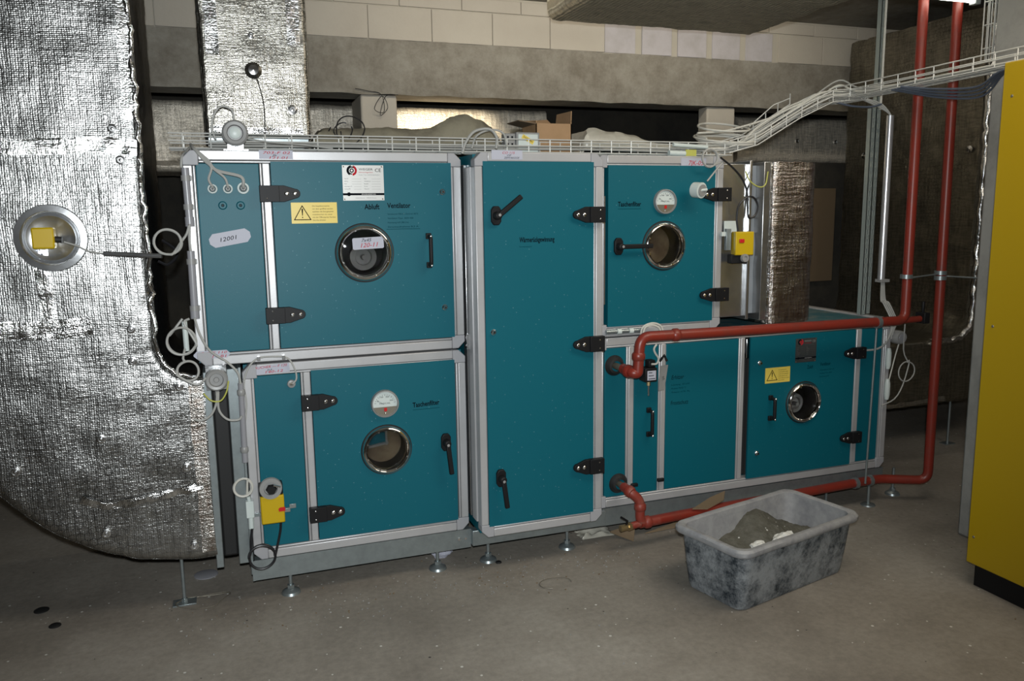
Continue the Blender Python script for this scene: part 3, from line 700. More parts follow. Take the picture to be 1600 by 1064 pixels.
a, b = at(456, 349.5, Y=DY), at(526, 316, Y=DY); warning(d1, a.x, b.x, a.z, b.z, DY)
a = at(569.5, 327, Y=DY); text('Abluft', a.x, a.z, DY-.001, .021, .060, 'inkb', d1, weight=.018)
a = at(605, 325, Y=DY); text('Ventilator', a.x, a.z, DY-.001, .021, .095, 'inkb', d1, weight=.018)
for k, s_ in enumerate(('Volumenstrom 7500 m³/h, Druck ext. 400 Pa', 'Ventilator-Type  ADH 400', 'Motorleistung 4 kW, 2880 U/min', 'Stromaufnahme 8,2 A')):
    text(s_, a.x, a.z-.027-.017*k, DY-.001, .007, .125-.02*(k % 3), inkt, d1)
a = at(603, 357, Y=DY); MB('inkt').box(a.x+.002, a.x+.14, DY-.0008, DY-.0006, a.z-.004, a.z-.0025).build('ruled_line', d1)
s_ = at(575, 381, Y=DY-.006); sticker(d1, s_.x-.062, s_.x+.062, s_.z-.020, s_.z+.026, DY-.010, rot=.04, cut=.004)
text('7x45', s_.x-.026, s_.z+.008, DY-.0118, .014, .04, 'inkb', d1, rot=.04, shear=.3); text('120-11', s_.x-.03, s_.z-.014, DY-.0118, .018, .07, 'inkr', d1, rot=.05, shear=.3)
# fixed panel: glands, plugs, taped note
for (px, py, r) in ((332, 295, .018), (356, 295, .018), (380, 294, .022)):
    a = at(px, py, Y=YF)
    MB('white', 'greyp', 'rubber').lathe((a.x, YF+.006, a.z), [(r*.62, -.004), (r*.7, -.008), (r*.95, -.007), (r, 0)], 24).use('greyp').lathe((a.x, YF+.006, a.z), [(0, -.020), (r*.4, -.020), (r*.5, -.016), (r*.62, -.003)], 6).build('cable_gland', p1)
for px, py in ((348, 321), (376, 321)):
    a = at(px, py, Y=YF); MB('teal', 'black').lathe((a.x, YF+.006, a.z), [(.004, -.001), (.006, -.006), (.012, -.006), (.014, -.003), (.016, 0)], 20).use('black').lathe((a.x, YF+.004, a.z), [(0, 0), (.004, 0)], 10).build('blind_plug', p1)
a = at(359.5, 372, Y=YF); sticker(p1, a.x-.075, a.x+.075, a.z-.026, a.z+.026, YF+.004, rot=.17, cut=.016)
text('12001', a.x-.035, a.z-.014, YF+.0024, .016, .062, 'inkb', p1, rot=.17, shear=.25)
def note(root, px0, px1, pz0, pz1, Y, lines, rot=0, cut=.0, name='taped_note'):
    """thin taped label with red hand lettering"""
    A, B = at(px0, pz1, Y=Y), at(px1, pz0, Y=Y); w, h = B.x-A.x, B.z-A.z
    s = sticker(root, A.x, B.x, A.z, B.z, Y, rot=rot, name=name, cut=cut)
    for tx, fx, fz, fw_, fh, ink in lines: text(tx, A.x+w*fx, A.z+h*fz, Y-.0018, h*fh, w*fw_, ink, root, rot=rot, shear=.2)
note(u1, 405, 457, 235, 248.5, YF, [('703-F 02', .12, .58, .8, .3, 'inkr'), ('Jk', .38, .34, .15, .22, 'inkb'), ('121.01', .3, .04, .55, .28, 'inkr')])
note(u1, 303, 359, 546, 562, YF, [('S. J. F 110', .2, .58, .72, .3, 'inkr'), ('S  111 · B1', .1, .08, .8, .34, 'inkr')], cut=.012)
# ---- 2 lower left: pocket filter unit
u2 = unit('air_handling_unit', .045, .948, .182, .982, YF, .85, 'lower left teal unit with a gauge above a porthole and a yellow actuator')
bar(u2, .265, .303, .229, .936, YF+.002, lip='xl')
p2 = panel(u2, .088, .263, .230, .934, YF+.006)
q = at(604, 702, Y=YF)
d2_ = door(u2, .305, .899, .233, .942, YF-.004, (q.x, q.z, .084))
porthole(d2_, q.x, q.z, .103, DY, ('tan', 'filter'))
for px, py in ((470, 629), (483, 803)): a = at(px, py, Y=YF); hinge(d2_, a.x, a.x+.143, a.z, DY)
a = at(601, 630, Y=DY); gauge(d2_, a.x, a.z, .058, DY)
a = at(696, 690, Y=DY); lever(d2_, a.x, a.z, -1.47, DY, .13)
a = at(645, 636.5, Y=DY); text('Taschenfilter', a.x, a.z, DY-.001, .021, .115, 'inkb', d2_, rot=.03, weight=.022)
MB('inkt').box(a.x, a.x+.115, DY-.0008, DY-.0006, a.z-.012, a.z-.0105).build('ruled_line', d2_)
note(u2, 391, 452, 568, 586, YF, [('TAUCHER — F 120', .06, .6, .88, .3, 'inkr'), ('Jk5', .42, .36, .14, .2, 'inkb'), ('140-12', .38, .06, .45, .3, 'inkr')], rot=.04)
a = at(455.5, 600, Y=YF); MB('greyp', 'steel').lathe((a.x, YF+.006, a.z), [(.006, -.004), (.008, -.010), (.015, -.008), (.017, 0)], 20).use('steel').lathe((a.x, YF+.002, a.z), [(0, -.003), (.007, 0)], 10).build('cable_gland', p2)
rail(u2, .035, .955)
for px, py in ((455, 925), (684, 888)): foot(u2, px, py)
MB('galv', 'screw').box(.035, .045, 3.25, 4.05, .095, .18).use('screw').lathe((.90, 3.252, .14), [(0, -.006), (.006, -.006), (.008, 0)], 6).lathe((.93, 3.252, .14), [(0, -.006), (.006, -.006), (.008, 0)], 6).build('rail_end', u2)
# ---- 3 tall middle: heat recovery
u3 = unit('air_handling_unit', .966, 1.530, .184, 1.793, YM, 1.0, 'tall middle teal unit standing proud of its neighbours, heat recovery section')
d3 = door(u3, 1.000, 1.486, .232, 1.757, YM-.004)
MY = YM-.004
for py in (335, 535, 724):
    a = at(943, py, Y=YM); hinge(d3, 1.528, 1.386, a.z, MY, .066)
for px, py, an in ((774, 337, .66), (782, 746, -1.45)): a = at(px, py, Y=MY); lever(d3, a.x, a.z, an, MY, .12)
a = at(771, 519, Y=MY); knob(d3, a.x, a.z, MY)
a = at(811.5, 378.5, Y=MY); text('Wärmerückgewinnung', a.x, a.z, MY-.001, .021, .155, 'inkb', d3, weight=.022)
text('Rotorwärmetauscher', a.x, a.z-.021, MY-.001, .006, .055, inkt, d3)
note(u3, 768, 816, 235, 249, YM, [('CO 115', .35, .6, .4, .26, 'inkr'), ('OF', .5, .36, .14, .2, 'inkb'), ('ZEMTAKOOE', .4, .08, .5, .22, 'inkb')])
MB('galv').box(.955, 1.60, 3.22, 3.27, .11, .18).build('base_rail', u3, bevel=.002)
for px, py in ((762, 874), (886, 855)): foot(u3, px, py)
MB('screw').lathe((.957, 3.235, 1.0), [(0, -.008), (.008, -.008), (.011, 0)], 6).lathe((.957, 3.235, 1.035), [(0, -.008), (.008, -.008), (.011, 0)], 6).box(.951, .963, 3.232, 3.25, .985, 1.05).build('coupling_bolt', u3)
MB('alu').box(.960, .973, 3.172, 3.232, .24, 1.738).build('side_rail', u3, bevel=.003)
MB('sheet').box(.958, .973, 3.252, 3.30, .24, 1.75).build('side_rail', u3, bevel=.003)
# ---- 4 upper right: pocket filter unit
u4 = unit('air_handling_unit', 1.560, 2.212, .992, ZT, YF, .85, 'upper right teal unit with the clean filter porthole, gauge and horizontal lever', body=False)
MB('teal').box(1.566, 1.60, YF+.045, YF+.85, .998, ZT-.006).box(1.60, 2.206, YF+.25, YF+.85, .998, ZT-.006).box(1.60, 2.206, YF+.045, YF+.25, ZT-.012, ZT-.006).box(1.60, 2.206, YF+.045, YF+.25, .998, 1.004).box(2.2, 2.206, YF+.045, YF+.25, .998, ZT-.006).build('casing', u4, smooth=False)
MB('sheet').box(1.600, 1.606, YF+.0, YF+.04, 1.14, 1.62).build('gap_light_strip', u4, label='added bright strip standing for the light in the gap beside the door')  # sheet strip added to stand for light coming through the gap
q = at(1037, 384, Y=YF)
d4 = door(u4, 1.618, 2.166, 1.038, 1.753, YF-.004, (q.x, q.z, .088))
porthole(d4, q.x, q.z, .108, DY, ('tan', None))
for px, py in ((1133, 304), (1130, 459)): a = at(px, py, Y=YF); hinge(d4, 2.238, 2.09, a.z, DY)
a = at(1038, 315, Y=DY); gauge(d4, a.x, a.z, .056, DY)
a = at(965, 385, Y=DY); lever(d4, a.x, a.z, -.0, DY, .15)
a = at(965.5, 322.5, Y=DY); text('Taschenfilter', a.x, a.z, DY-.001, .021, .115, 'inkb', d4, weight=.022)
MB('inkt').box(a.x, a.x+.115, DY-.0008, DY-.0006, a.z-.012, a.z-.0105).build('ruled_line', d4)
note(u4, 1064, 1103, 247, 259.5, YF, [('7JK-05', .3, .12, .6, .6, 'inkr')])
# sheet metal plenum and flexible sleeve on its right end
MB('sheet').box(2.212, 2.362, YF+.02, YF+.75, 1.045, 1.765).box(2.356, 2.372, YF, YF+.77, 1.03, 1.78).build('plenum', u4, bevel=.003, label='bright sheet metal end section')
mb = MB('canvas'); n_ = 12; vs = []
for i in range(n_+1):
    x = 2.372+.105*i/n_
    for j in range(40):
        z = 1.05+.71*j/39; vs.append((x, YF+.05+.018*sin(i*pi/n_)+noise.noise(V((x*20, 0, z*7)))*.012, z))
mb.add(vs, [(i*40+j, i*40+j+1, (i+1)*40+j+1, (i+1)*40+j) for i in range(n_) for j in range(39)]); mb.build('flexible_sleeve', u4)
MB('sheet').box(2.385, 2.392, YF+.03, YF+.06, 1.04, 1.77).box(2.44, 2.478, YF+.005, YF+.7, 1.02, 1.775).build('sleeve_flange', u4, bevel=.003)
# ---- 5 lower right: heater and supply fan, one long unit with a slit between the two sections
X0, X1 = 1.560, 3.262
u5 = unit('air_handling_unit', X0, X1, .184, .986, YF, .85, 'long lower right teal unit with heater section and supply fan section', body=False)
MB('teal', 'dark').box(1.566, 1.60, 3.295, 4.25, .19, .98).box(1.60, 2.352, 3.40, 4.25, .19, .95).box(2.412, 3.256, 3.40, 4.25, .19, .95).box(3.226, 3.256, 3.295, 3.40, .19, .95).box(1.60, 3.256, 3.295, 4.25, .19, .225).use('dark').box(2.352, 2.361, 3.31, 4.24, .23, .94).box(2.412, 2.60, 3.30, 3.41, .23, .94).box(2.403, 2.412, 3.31, 4.24, .23, .94).build('casing', u5, smooth=False)  # dark boxes put the slit's shade into colour
MB('screw').box(2.390, 2.412, 3.280, 3.297, .83, .93).build('slit_light_plate', u5, bevel=.004, label='bright plate added for the light seen through the slit')  # plate added as the bright spot of light at the slit's top
for k in range(3): MB('dcable').tube(spline([(2.37+.008*k, 3.30, .90-.02*k), (2.385, 3.33, .78), (2.372+.008*k, 3.31, .60), (2.385, 3.33, .42), (2.378, 3.32, .26)], 5), .004, 6).build('inner_cable', u5)
MB('tealdusty').box(1.60, 3.225, 3.30, 4.22, .952, .978).build('top_panel', u5, smooth=False)
MB('alu').box(X1-.046, X1, 3.302, 4.25, .94, .987).box(1.6, X1, 4.22, 4.262, .94, .987).build('frame_bar', u5, bevel=.005)
for a_, b_ in ((1.719, 1.757), (1.889, 1.925), (2.329, 2.362), (3.03, 3.072)):
    mullion(u5, a_, b_, .230, .940, YF+.002)
for a_, b_ in ((1.608, 1.717), (1.759, 1.887), (1.928, 2.327), (3.075, 3.210)): 
    pn_ = panel(u5, a_, b_, .232, .938, YF+.006)
    if a_ == 1.759: grp = pn_
    if a_ == 1.928: pE = pn_
    if a_ == 1.608: pA = pn_
PY = YF+.006
q = at(1254, 628, Y=YF)
d5 = door(u5, 2.388, 3.026, .228, .940, YF-.006, (q.x, q.z, .085), t=.010); D5 = YF-.006
porthole(d5, q.x, q.z, .104, D5, ('dark', 'motor'))
for px, py in ((1342, 550), (1335, 681)): a = at(px, py, Y=YF); hinge(d5, 3.075, 2.95, a.z, D5, .058)
a = at(1203, 637, Y=D5); grip(d5, a.x, a.z-.058, a.z+.058, D5)
a = at(1013, 659, Y=PY); grip(grp, a.x, a.z-.064, a.z+.064, PY)
for px, py in ((1187, 567), (1182, 708)): a = at(px, py, Y=D5); knob(d5, a.x, a.z, D5)
a, b = at(1195, 599.5, Y=D5), at(1234.5, 572, Y=D5); warning(d5, a.x, b.x, a.z, b.z, D5)
a, b = at(1242, 567, Y=D5), at(1276, 527, Y=D5); nameplate(d5, a.x, b.x, a.z, b.z, D5, False)
a = at(1261, 576, Y=D5); text('Zuluft', a.x, a.z, D5-.001, .018, .036, inkt, d5, weight=.018)
a = at(1281, 571.5, Y=D5); text('Ventilator', a.x, a.z, D5-.001, .018, .066, inkt, d5, weight=.018)
for k, s_ in enumerate(('Volumenstrom 7500 m³/h', 'Ventilator-Type ADH', 'Motorleistung 4 kW')): text(s_, a.x, a.z-.025-.017*k, D5-.001, .007, .09-.015*k, inkt, d5)
a = at(1049, 593, Y=PY); text('Erhitzer', a.x, a.z, PY-.001, .021, .068, 'inkb', pE, shear=.25, rot=-.0)
for k, s_ in enumerate(('Leistung  45 kW', 'Medium 70/50 °C', 'Wasser m³/h  Pa')): text(s_, a.x, a.z-.03-.018*k, PY-.001, .008, .10-.02*(k % 2), inkt, pE)
a = at(1048, 633, Y=PY); text('Frostschutz', a.x, a.z, PY-.001, .021, .095, 'inkb', pE, shear=.1)
rail(u5, 1.59, 3.262)
for px in (1110, 1290):
    a = at(px, 790, Y=3.295); MB('galv').cyl((a.x, 3.295, .012), (a.x, 3.295, .1), .0075, 10).lathe((a.x, 3.295, 0), [(0, .022), (.036, .010), (.04, 0)], 20, 'z').build('foot', u5)
for px, py in ((1374, 735),): a = at(px, py, Y=3.295); foot(u5, 1378, 765)
for px, py in ((989, 757), (1030, 749)):   # small black clips on the mullions
    a = at(px, py, Y=YF); MB('black').box(a.x-.014, a.x+.02, YF-.016, YF, a.z-.008, a.z+.008).build('panel_clip', u5, bevel=.003)
# pipe rosettes
for px, py, zz in ((960, 571, 0), (966, 755, 0)):
    a = at(px, py, Y=PY)
    MB('rubber').lathe((a.x, PY, a.z), [(.024, -.022), (.034, -.020), (.044, -.008), (.048, 0)], 32).build('pipe_rosette', pA, label='black rubber pipe collar')

# ------------------------------------------------------------ insulated duct on the right of the upper unit
st_duct = simple_duct('air_duct', 2.482, 2.775, 3.27, 4.15, 1.0, 1.775, 'foilbrown', 'dirty foil wrapped duct standing on the lower right unit beside the flexible sleeve', 'z', r=.055, amp=.005, step=.022)
MB('tape').tube([(2.487+noise.noise(V((z*.9, 1, 0)))*.004, 3.262+noise.noise(V((z*.7, 5, 0)))*.004, 1.0+z*.0155) for z in range(51)], .009, 8).build('foil_tape', st_duct, uvs=[((i % 8)*.006, i//8*.0155) for i in range(51*8)])

# ------------------------------------------------------------ pipes
def pipe(name, pts, r, label, m='red', rad=.055, joints=(), cat='pipe'):
    root = thing(name, pts[0], label, cat)
    MB(m).tube(round_path(pts, rad, 8), r, 18).build('pipe_run', root)
    for c, d in joints:
        c = V(c); d = V(d).normalized(); MB(m).tube([c-d*.016, c-d*.012, c+d*.012, c+d*.016], [r*1.02, r*1.22, r*1.22, r*1.02], 18).build('weld_collar', root)
    return root
RP = .0235
s1 = at(960, 571, Y=PY)
zU0, zU1 = 1.010, .995
xa = 1.700
pU = pipe('heating_pipe', [(s1.x, PY-.0, s1.z), (s1.x, 3.10, s1.z)], .015, 'upper red heating pipe running along the machine front and up behind the yellow cabinet', m='steel')
run = [(s1.x+.0, 3.17, s1.z), (s1.x+.005, 3.09, s1.z-.005), (1.690, 3.085, .905), (1.700, 3.085, zU0), (3.193, 3.10, zU1), (3.185, 3.10, 2.93)]
run = [V(p) for p in run]
MB('red').tube(round_path([run[0], run[1], V((1.685, 3.085, s1.z-.008)), V((1.695, 3.085, zU0)), run[4], run[5]], .05, 8), RP, 18).build('painted_run', pU)
def collar(root, c, d, m='red', r=RP): 
    c = V(c); d = V(d).normalized(); MB(m).tube([c-d*.018, c-d*.010, c+d*.010, c+d*.018], [r*1.0, r*1.25, r*1.25, r*1.0], 18).build('weld_collar', root)
collar(pU, (1.872, 3.085, zU0-.002), (1, 0, 0)); collar(pU, (1.688, 3.085, .925), (0, 0, 1)); collar(pU, (s1.x, 3.12, s1.z-.002), (0, 1, 0))
MB('red').tube([(3.18, 3.10, zU1), (3.30, 3.10, zU1+.003)], .016, 14).build('branch_stub', pU)
a = at(1436, 503, Y=3.1); MB('black').box(3.29, 3.325, 3.07, 3.13, zU1-.02, zU1+.035).cyl((3.307, 3.10, zU1+.03), (3.307, 3.10, zU1+.09), .008, 8).build('vent_valve', pU, bevel=.003)
s2 = at(966, 755, Y=PY); zL = .135; yL = 3.175
xL = at(1000, 800, Y=3.13).x
pL = pipe('heating_pipe', [(s2.x, PY, s2.z), (s2.x, 3.19, s2.z)], .015, 'lower red heating pipe running at the foot of the machine and up the right riser', m='steel')
MB('reddust').tube(round_path([(s2.x, 3.20, s2.z), (s2.x, 3.145, s2.z-.004), (xL, 3.13, s2.z-.045), (xL, 3.13, zL), (xL+.1, 3.135, zL)], .04, 8), .022, 18).build('painted_elbow', pL)
MB('red').tube(round_path([(xL, 3.132, zL), (1.95, 3.15, zL), (3.20, 3.215, zL), (3.415, 3.10, zL), (3.40, 3.09, 1.2), (3.385, 3.09, 2.93)], .055, 8), RP, 18).build('painted_run', pL)
collar(pL, (xL+.04, 3.134, zL), (1, 0, 0), 'reddust'); collar(pL, (xL, 3.13, .215), (0, 0, 1), 'reddust', .022); collar(pL, (s2.x+.004, 3.15, s2.z-.006), (.3, -1, -.3), 'reddust', .022)
MB('reddust', 'brass').tube([(xL, 3.13, zL), (xL-.045, 3.13, zL-.006)], .017, 12).use('brass').tube([(xL-.04, 3.13, zL-.006), (xL-.06, 3.13, zL-.007), (xL-.06, 3.13, zL-.007), (xL-.10, 3.13, zL-.010)], [.017, .020, .014, .016], 8).use('black').tube([(xL-.07, 3.13, zL), (xL-.07, 3.12, zL+.025), (xL-.105, 3.115, zL+.05)], .0055, 8).build('drain_valve', pL)
# clamps, stands, ties
def clamp(root, c, d, r=RP, m='galv'):
    c = V(c); d = V(d).normalized()
    MB(m).tube([c-d*.010, c-d*.010, c+d*.010, c+d*.010], [r, r+.006, r+.006, r], 20).build('pipe_clamp', root)
clamp(pU, (3.02, 3.10, zU1+.001), (1, 0, 0)); 
for px in (1415,): clamp(pU, (3.186, 3.10, at(1415, 432, Y=3.1).z), (0, 0, 1))
for py in (426, 434): clamp(pL, (3.395, 3.09, at(1470, py, Y=3.09).z), (0, 0, 1))
zt_ = at(1470, 430, Y=3.09).z
MB('galv').cyl((3.20, 3.09, zt_-.005), (3.37, 3.08, zt_+.008), .004, 8).cyl((3.41, 3.08, zt_-.004), (3.50, 2.745, zt_-.004), .004, 8).build('tie_rod', pL)
a = at(1356, 748, Y=3.2); clamp(pL, (3.135, 3.212, zL), (1, 0, .0)); MB('galv').cyl((3.135, 3.212, .004), (3.135, 3.212, zL-.02), .008, 10).lathe((3.135, 3.212, 0), [(0, .012), (.035, .006), (.038, 0)], 20, 'z').build('pipe_stand', pL)
MB('galv').cyl((3.035, 3.135, zL+.02), (3.045, 3.128, zU1-.015), .0055, 10).build('threaded_rod', label='thin zinc threaded rod standing between the two red pipes before the fan door', cat='rod')
clamp(pL, (3.035, 3.205, zL), (1, 0, 0))

# ------------------------------------------------------------ wire mesh cable trays
def tray(path, width, height, side, root, pitch=.1, wr=.0029, up=V((0, 0, 1)), n_bottom=4):
    """path: polyline of tray edge; side: vector across"""
    P = [V(p) for p in path]
    for k in range(n_bottom):
        MB('tray').tube([p+side*width*k/(n_bottom-1) for p in P], wr, 6).build('long_wire', root)
    for off in (0, width):
        for hh in (.5, 1.0): MB('tray').tube([p+side*off+up*height*hh for p in P], wr, 6).build('long_wire', root)
    L = [0]
    for a, b in zip(P, P[1:]): L.append(L[-1]+(b-a).length)
    s_ = pitch/2
    while s_ < L[-1]:
        for i in range(len(P)-1):
            if L[i] <= s_ <= L[i+1]:
                c = P[i].lerp(P[i+1], (s_-L[i])/max(1e-6, L[i+1]-L[i]))
        MB('tray').tube([c+up*height, c, c+side*width, c+side*width+up*height], wr*.95, 5).build('cross_wire', root); s_ += pitch
TX = 3.10
tr = thing('cable_tray', (1.0, 3.33, 1.80), 'wire mesh cable tray lying along the top front edge of the machine', 'cable tray')
tray([(-.16, 3.36, 1.812), (2.33, 3.36, 1.812)], .12, .055, V((0, 1, 0)), tr)
tr2 = thing('cable_tray', (2.4, 3.33, 1.82), 'wire mesh cable tray climbing from the machine and passing over the yellow cabinet', 'cable tray')
tray([(2.30, 3.34, 1.82), (2.46, 3.34, 1.86), (2.70, 3.34, 1.99), (2.90, 3.34, 2.075), (TX, 3.34, 2.09)], .14, .055, V((0, 1, 0)), tr2)
tray([(TX, 3.48, 2.10), (TX, 3.1, 2.10), (TX, 2.1, 2.11), (TX, 1.2, 2.115)], .11, .058, V((-1, 0, 0)), tr2)
tr3 = thing('cable_tray', (3.36, 2.9, 2.2), 'upright wire mesh tray rising beside the concrete column', 'cable tray')
tray([(3.272, 2.84, 2.20), (3.272, 2.84, 2.93)], .07, .055, V((1, 0, 0)), tr3, up=V((0, -1, 0)), pitch=.1)

# ------------------------------------------------------------ cables
def cable(name, pts, r, m, label, group=None, k=6, cat='cable', smooth_=True):
    return MB(m).tube(spline(pts, k) if smooth_ else pts, r, 7).build(name, label=label, cat=cat, group=group)
def coil(c, rad, n, ax1, ax2, wob=.006, seed=0, turns0=0, pts=18):
    c = V(c); out = []
    for i in range(int(n*pts)+1):
        a = 2*pi*i/pts+turns0; rr = rad+noise.noise(V((i*.21, seed, 0)))*wob
        out.append(c+V(ax1)*cos(a)*rr+V(ax2)*sin(a)*rr+V(ax1).cross(V(ax2))*(i/pts*.006-.003*n))
    return out
# bundle of pale cables in the tray, each its own
for k in range(10):
    y0 = 3.365+.0095*k; jit = lambda s: noise.noise(V((k*3.1, s, 0)))*.045
    z0 = 1.822+.01*(k % 3)
    start = 2.05+.05*(k % 4)
    pts = [(start, y0, z0+.01), (2.2, y0+jit(1)*.5, z0+.008+abs(jit(2))), (2.36, 3.36+.009*k, 1.845+.01*(k % 3)), (2.50, 3.36+.009*k+jit(3)*.4, 1.895+.016*(k % 4)+jit(5)*.4), (2.68, 3.36+.009*k, 1.995+.018*(k % 4)+jit(6)*.6), (2.86, 3.36+.008*k, 2.085+.014*(k % 3)+abs(jit(4))),
           (3.0, 3.37+.006*k, 2.108+.012*(k % 3)+(.06 if k > 7 else 0)), (TX-.02-.007*k, 3.28, 2.118+.008*(k % 3)), (TX-.02-.007*k, 2.9, 2.114+.006*(k % 2)), (TX-.02-.007*k, 2.2, 2.12), (TX-.02-.007*k, 1.4, 2.125)]
    cable('cable', pts, .0042 if k % 3 else .0052, 'wcable' if k % 4 else 'cable', 'pale cable in the bundle climbing the wire tray over the yellow cabinet', 'cables in the climbing tray')
for k, (px, py, rr, tn, tl) in enumerate(((1126, 199, .125, 1.05, .26), (1134, 217, .145, 3.6, .24))):
    cable('cable_coil', coil(at(px, py, Y=3.47), rr, tn, (1, .0, .02), (0, .95, tl), .03, k*5), .0052, 'wcable', ('single raised loop of cream cable above the coil', 'flat coil of cream cable lying in the tray before the right pillar')[k], k=2)
cable('cable', [at(1090, 208, Y=3.38), at(1130, 205, Y=3.40), at(1170, 195, Y=3.42), (2.6, 3.42, 2.0)], .005, 'wcable', 'cream cable end poking left out of the coil before the right pillar')
for k in range(2):
    z = 1.826+.012*k
    cable('cable', [(-.02, 3.42+.02*k, z), (.5, 3.43, z+.004), (1.0, 3.41+.02*k, z), (1.6, 3.42, z+.006), (2.2, 3.43, z)], .0045, 'cable', ('grey cable lying lowest in the tray on the machine', 'grey cable lying on another cable in the tray on the machine')[k])
for k in range(4):
    x = 2.98+.012*k
    cable('cable', [(x, 3.0+.03*k, 2.10), (x+.05, 2.85, 2.07-.012*k), (x+.06, 2.65, 2.05-.012*k), (x+.02, 2.52, 2.085), (x, 2.4, 2.10)], .005, 'dcable', ('uppermost', 'second', 'third', 'lowest')[k]+' of four dark cables sagging under the tray beside the column')
cable('cable', [(2.95, 3.40, 2.085), (3.03, 3.36, 2.06), (3.12, 3.33, 2.055), (3.19, 3.33, 2.07)], .005, 'dcable', 'dark blue cable hanging below the tray beside the perforated channel')

# left end: conduit run along the frame
def conduit(x, z0, z1, y, root, r=.0135, lean=0): MB('conduit').cyl((x-lean, y, z0), (x, y, z1), r, 16).build('conduit_tube', root)
cA = thing('conduit', (-.10, 3.225, 1.0), 'grey plastic conduit clipped to the left edge of the upper left unit', 'conduit')
def ptz(px, py, Y=3.228): return at(px, py, Y=Y)
for (x1, y1, x2, y2) in ((289, 262, 297, 352), (298, 392, 305, 496)):
    a, b = ptz(x1, y1), ptz(x2, y2); MB('conduit').cyl(a, b, .0135, 16).build('conduit_tube', cA)
    for t in (.16, .86) if y1 > 300 else (.18, .68):
        c = a.lerp(b, t); dd = (b-a).normalized(); MB('greyp').tube([c-dd*.010, c+dd*.010], .0175, 14).box(c.x-.0, c.x+.02, c.y-.006, c.y+.02, c.z-.008, c.z+.008).build('conduit_clip', cA)
    c = b; MB('conduit').tube([c-dd*.03, c+dd*.004], .0165, 14).build('conduit_sleeve', cA)
cB = thing('conduit', (.06, 3.23, .6), 'short grey conduit with two clips on the left edge of the lower left unit', 'conduit')
a, b = ptz(376, 598), ptz(383, 722); MB('conduit').cyl(a, b, .011, 16).build('conduit_tube', cB)
for t in (.12, .84): c = a.lerp(b, t); dd = (b-a).normalized(); MB('greyp').tube([c-dd*.012, c-dd*.006, c+dd*.006, c+dd*.012], [.013, .016, .016, .013], 14).box(c.x-.008, c.x+.008, c.y, c.y+.022, c.z-.006, c.z+.006).build('conduit_clip', cB)
tube_r = thing('conduit', (3.25, 3.3, 1.3), 'bright aluminium conduit standing beside the perforated channel', 'conduit')
a, b = at(1379, 180, Y=3.3), at(1377, 438, Y=3.3); a.x, b.x = 3.222, 3.222
MB('alutube').cyl(a, b, .018, 20).build('conduit_tube', tube_r)
c = at(1375, 441, Y=3.3); MB('greyp').box(3.205, 3.262, 3.28, 3.325, c.z+.0, c.z+.016).build('conduit_clip', tube_r, bevel=.002)
for k in range(4): cable('cable', [(3.226+.005*k, 3.30, b.z+.01), (3.225+.009*k, 3.295, b.z-.10), (3.22+.012*k, 3.27, 1.06), (3.235+.012*k, 3.225, .97), (3.24+.006*k, 3.225, .88+.02*k)], .004, 'cable', ('first', 'second', 'third', 'fourth')[k]+' from the left of four grey cables leaving the lower end of the aluminium conduit')
for k in range(3): cable('cable', [(3.13-.02*k, 3.37, 2.10), (3.19, 3.33, 2.07-.01*k), (3.225, 3.30, 2.01), (3.23+.003*k, 3.30, 1.95)], .0042, 'cable', ('uppermost', 'middle', 'lowest')[k]+' of three grey cables bending from the tray into the aluminium conduit')
cable('cable', [(3.09, 3.235, .83), (3.14, 3.22, .835), (3.19, 3.215, .86), (3.235, 3.225, .92), (3.24, 3.235, .98)], .005, 'cable', 'grey cable end bending in front of the narrow right end panel')
# sleeves hanging on the right end of the machine
for k, (px, py) in enumerate(((1388, 560), (1386, 608))):
    c = at(px, py, Y=3.235)
    MB('white').tube([c+V((0, 0, .055)), c+V((0, 0, .03)), c+V((0, 0, -.03)), c+V((0, 0, -.055))], [.010, .015, .015, .010], 10).build('cable_joint', label=('upper white cable joint on the right end of the machine', 'lower white cable joint on the right end of the machine')[k], cat='cable joint', group=None)
c = at(1405, 527, Y=3.24)
sw = thing('pressure_switch', (c.x, 3.24, c.z), 'round pressure switch at the right end of the machine under the red pipe', 'pressure switch')
MB('greyp').lathe((c.x, 3.25, c.z), [(0, -.03), (.03, -.03), (.036, -.02), (.036, .02), (0, .02)], 28).build('switch_body', sw); MB('conduit').lathe((c.x, 3.219, c.z), [(0, 0), (.018, 0), (.02, .002)], 20).build('switch_cap', sw)
cable('cable', [(3.32, 3.22, zU1-.02), (3.32, 3.22, .82), (3.35, 3.22, .76)]+coil((3.35, 3.22, .70), .052, 1.1, (0, 0, 1), (1, 0, 0), .004, 4)+[(3.33, 3.22, .63), (3.28, 3.22, .56), (3.20, 3.225, .53)], .0035, 'cable', 'thin grey cable with one loop hanging right of the machine', k=3)
cable('cable', [c+V((0, 0, -.035)), c+V((-.02, 0, -.1)), c+V((-.05, 0, -.22))], .0035, 'wcable', 'thin cable hanging from the round switch at the right end of the machine')

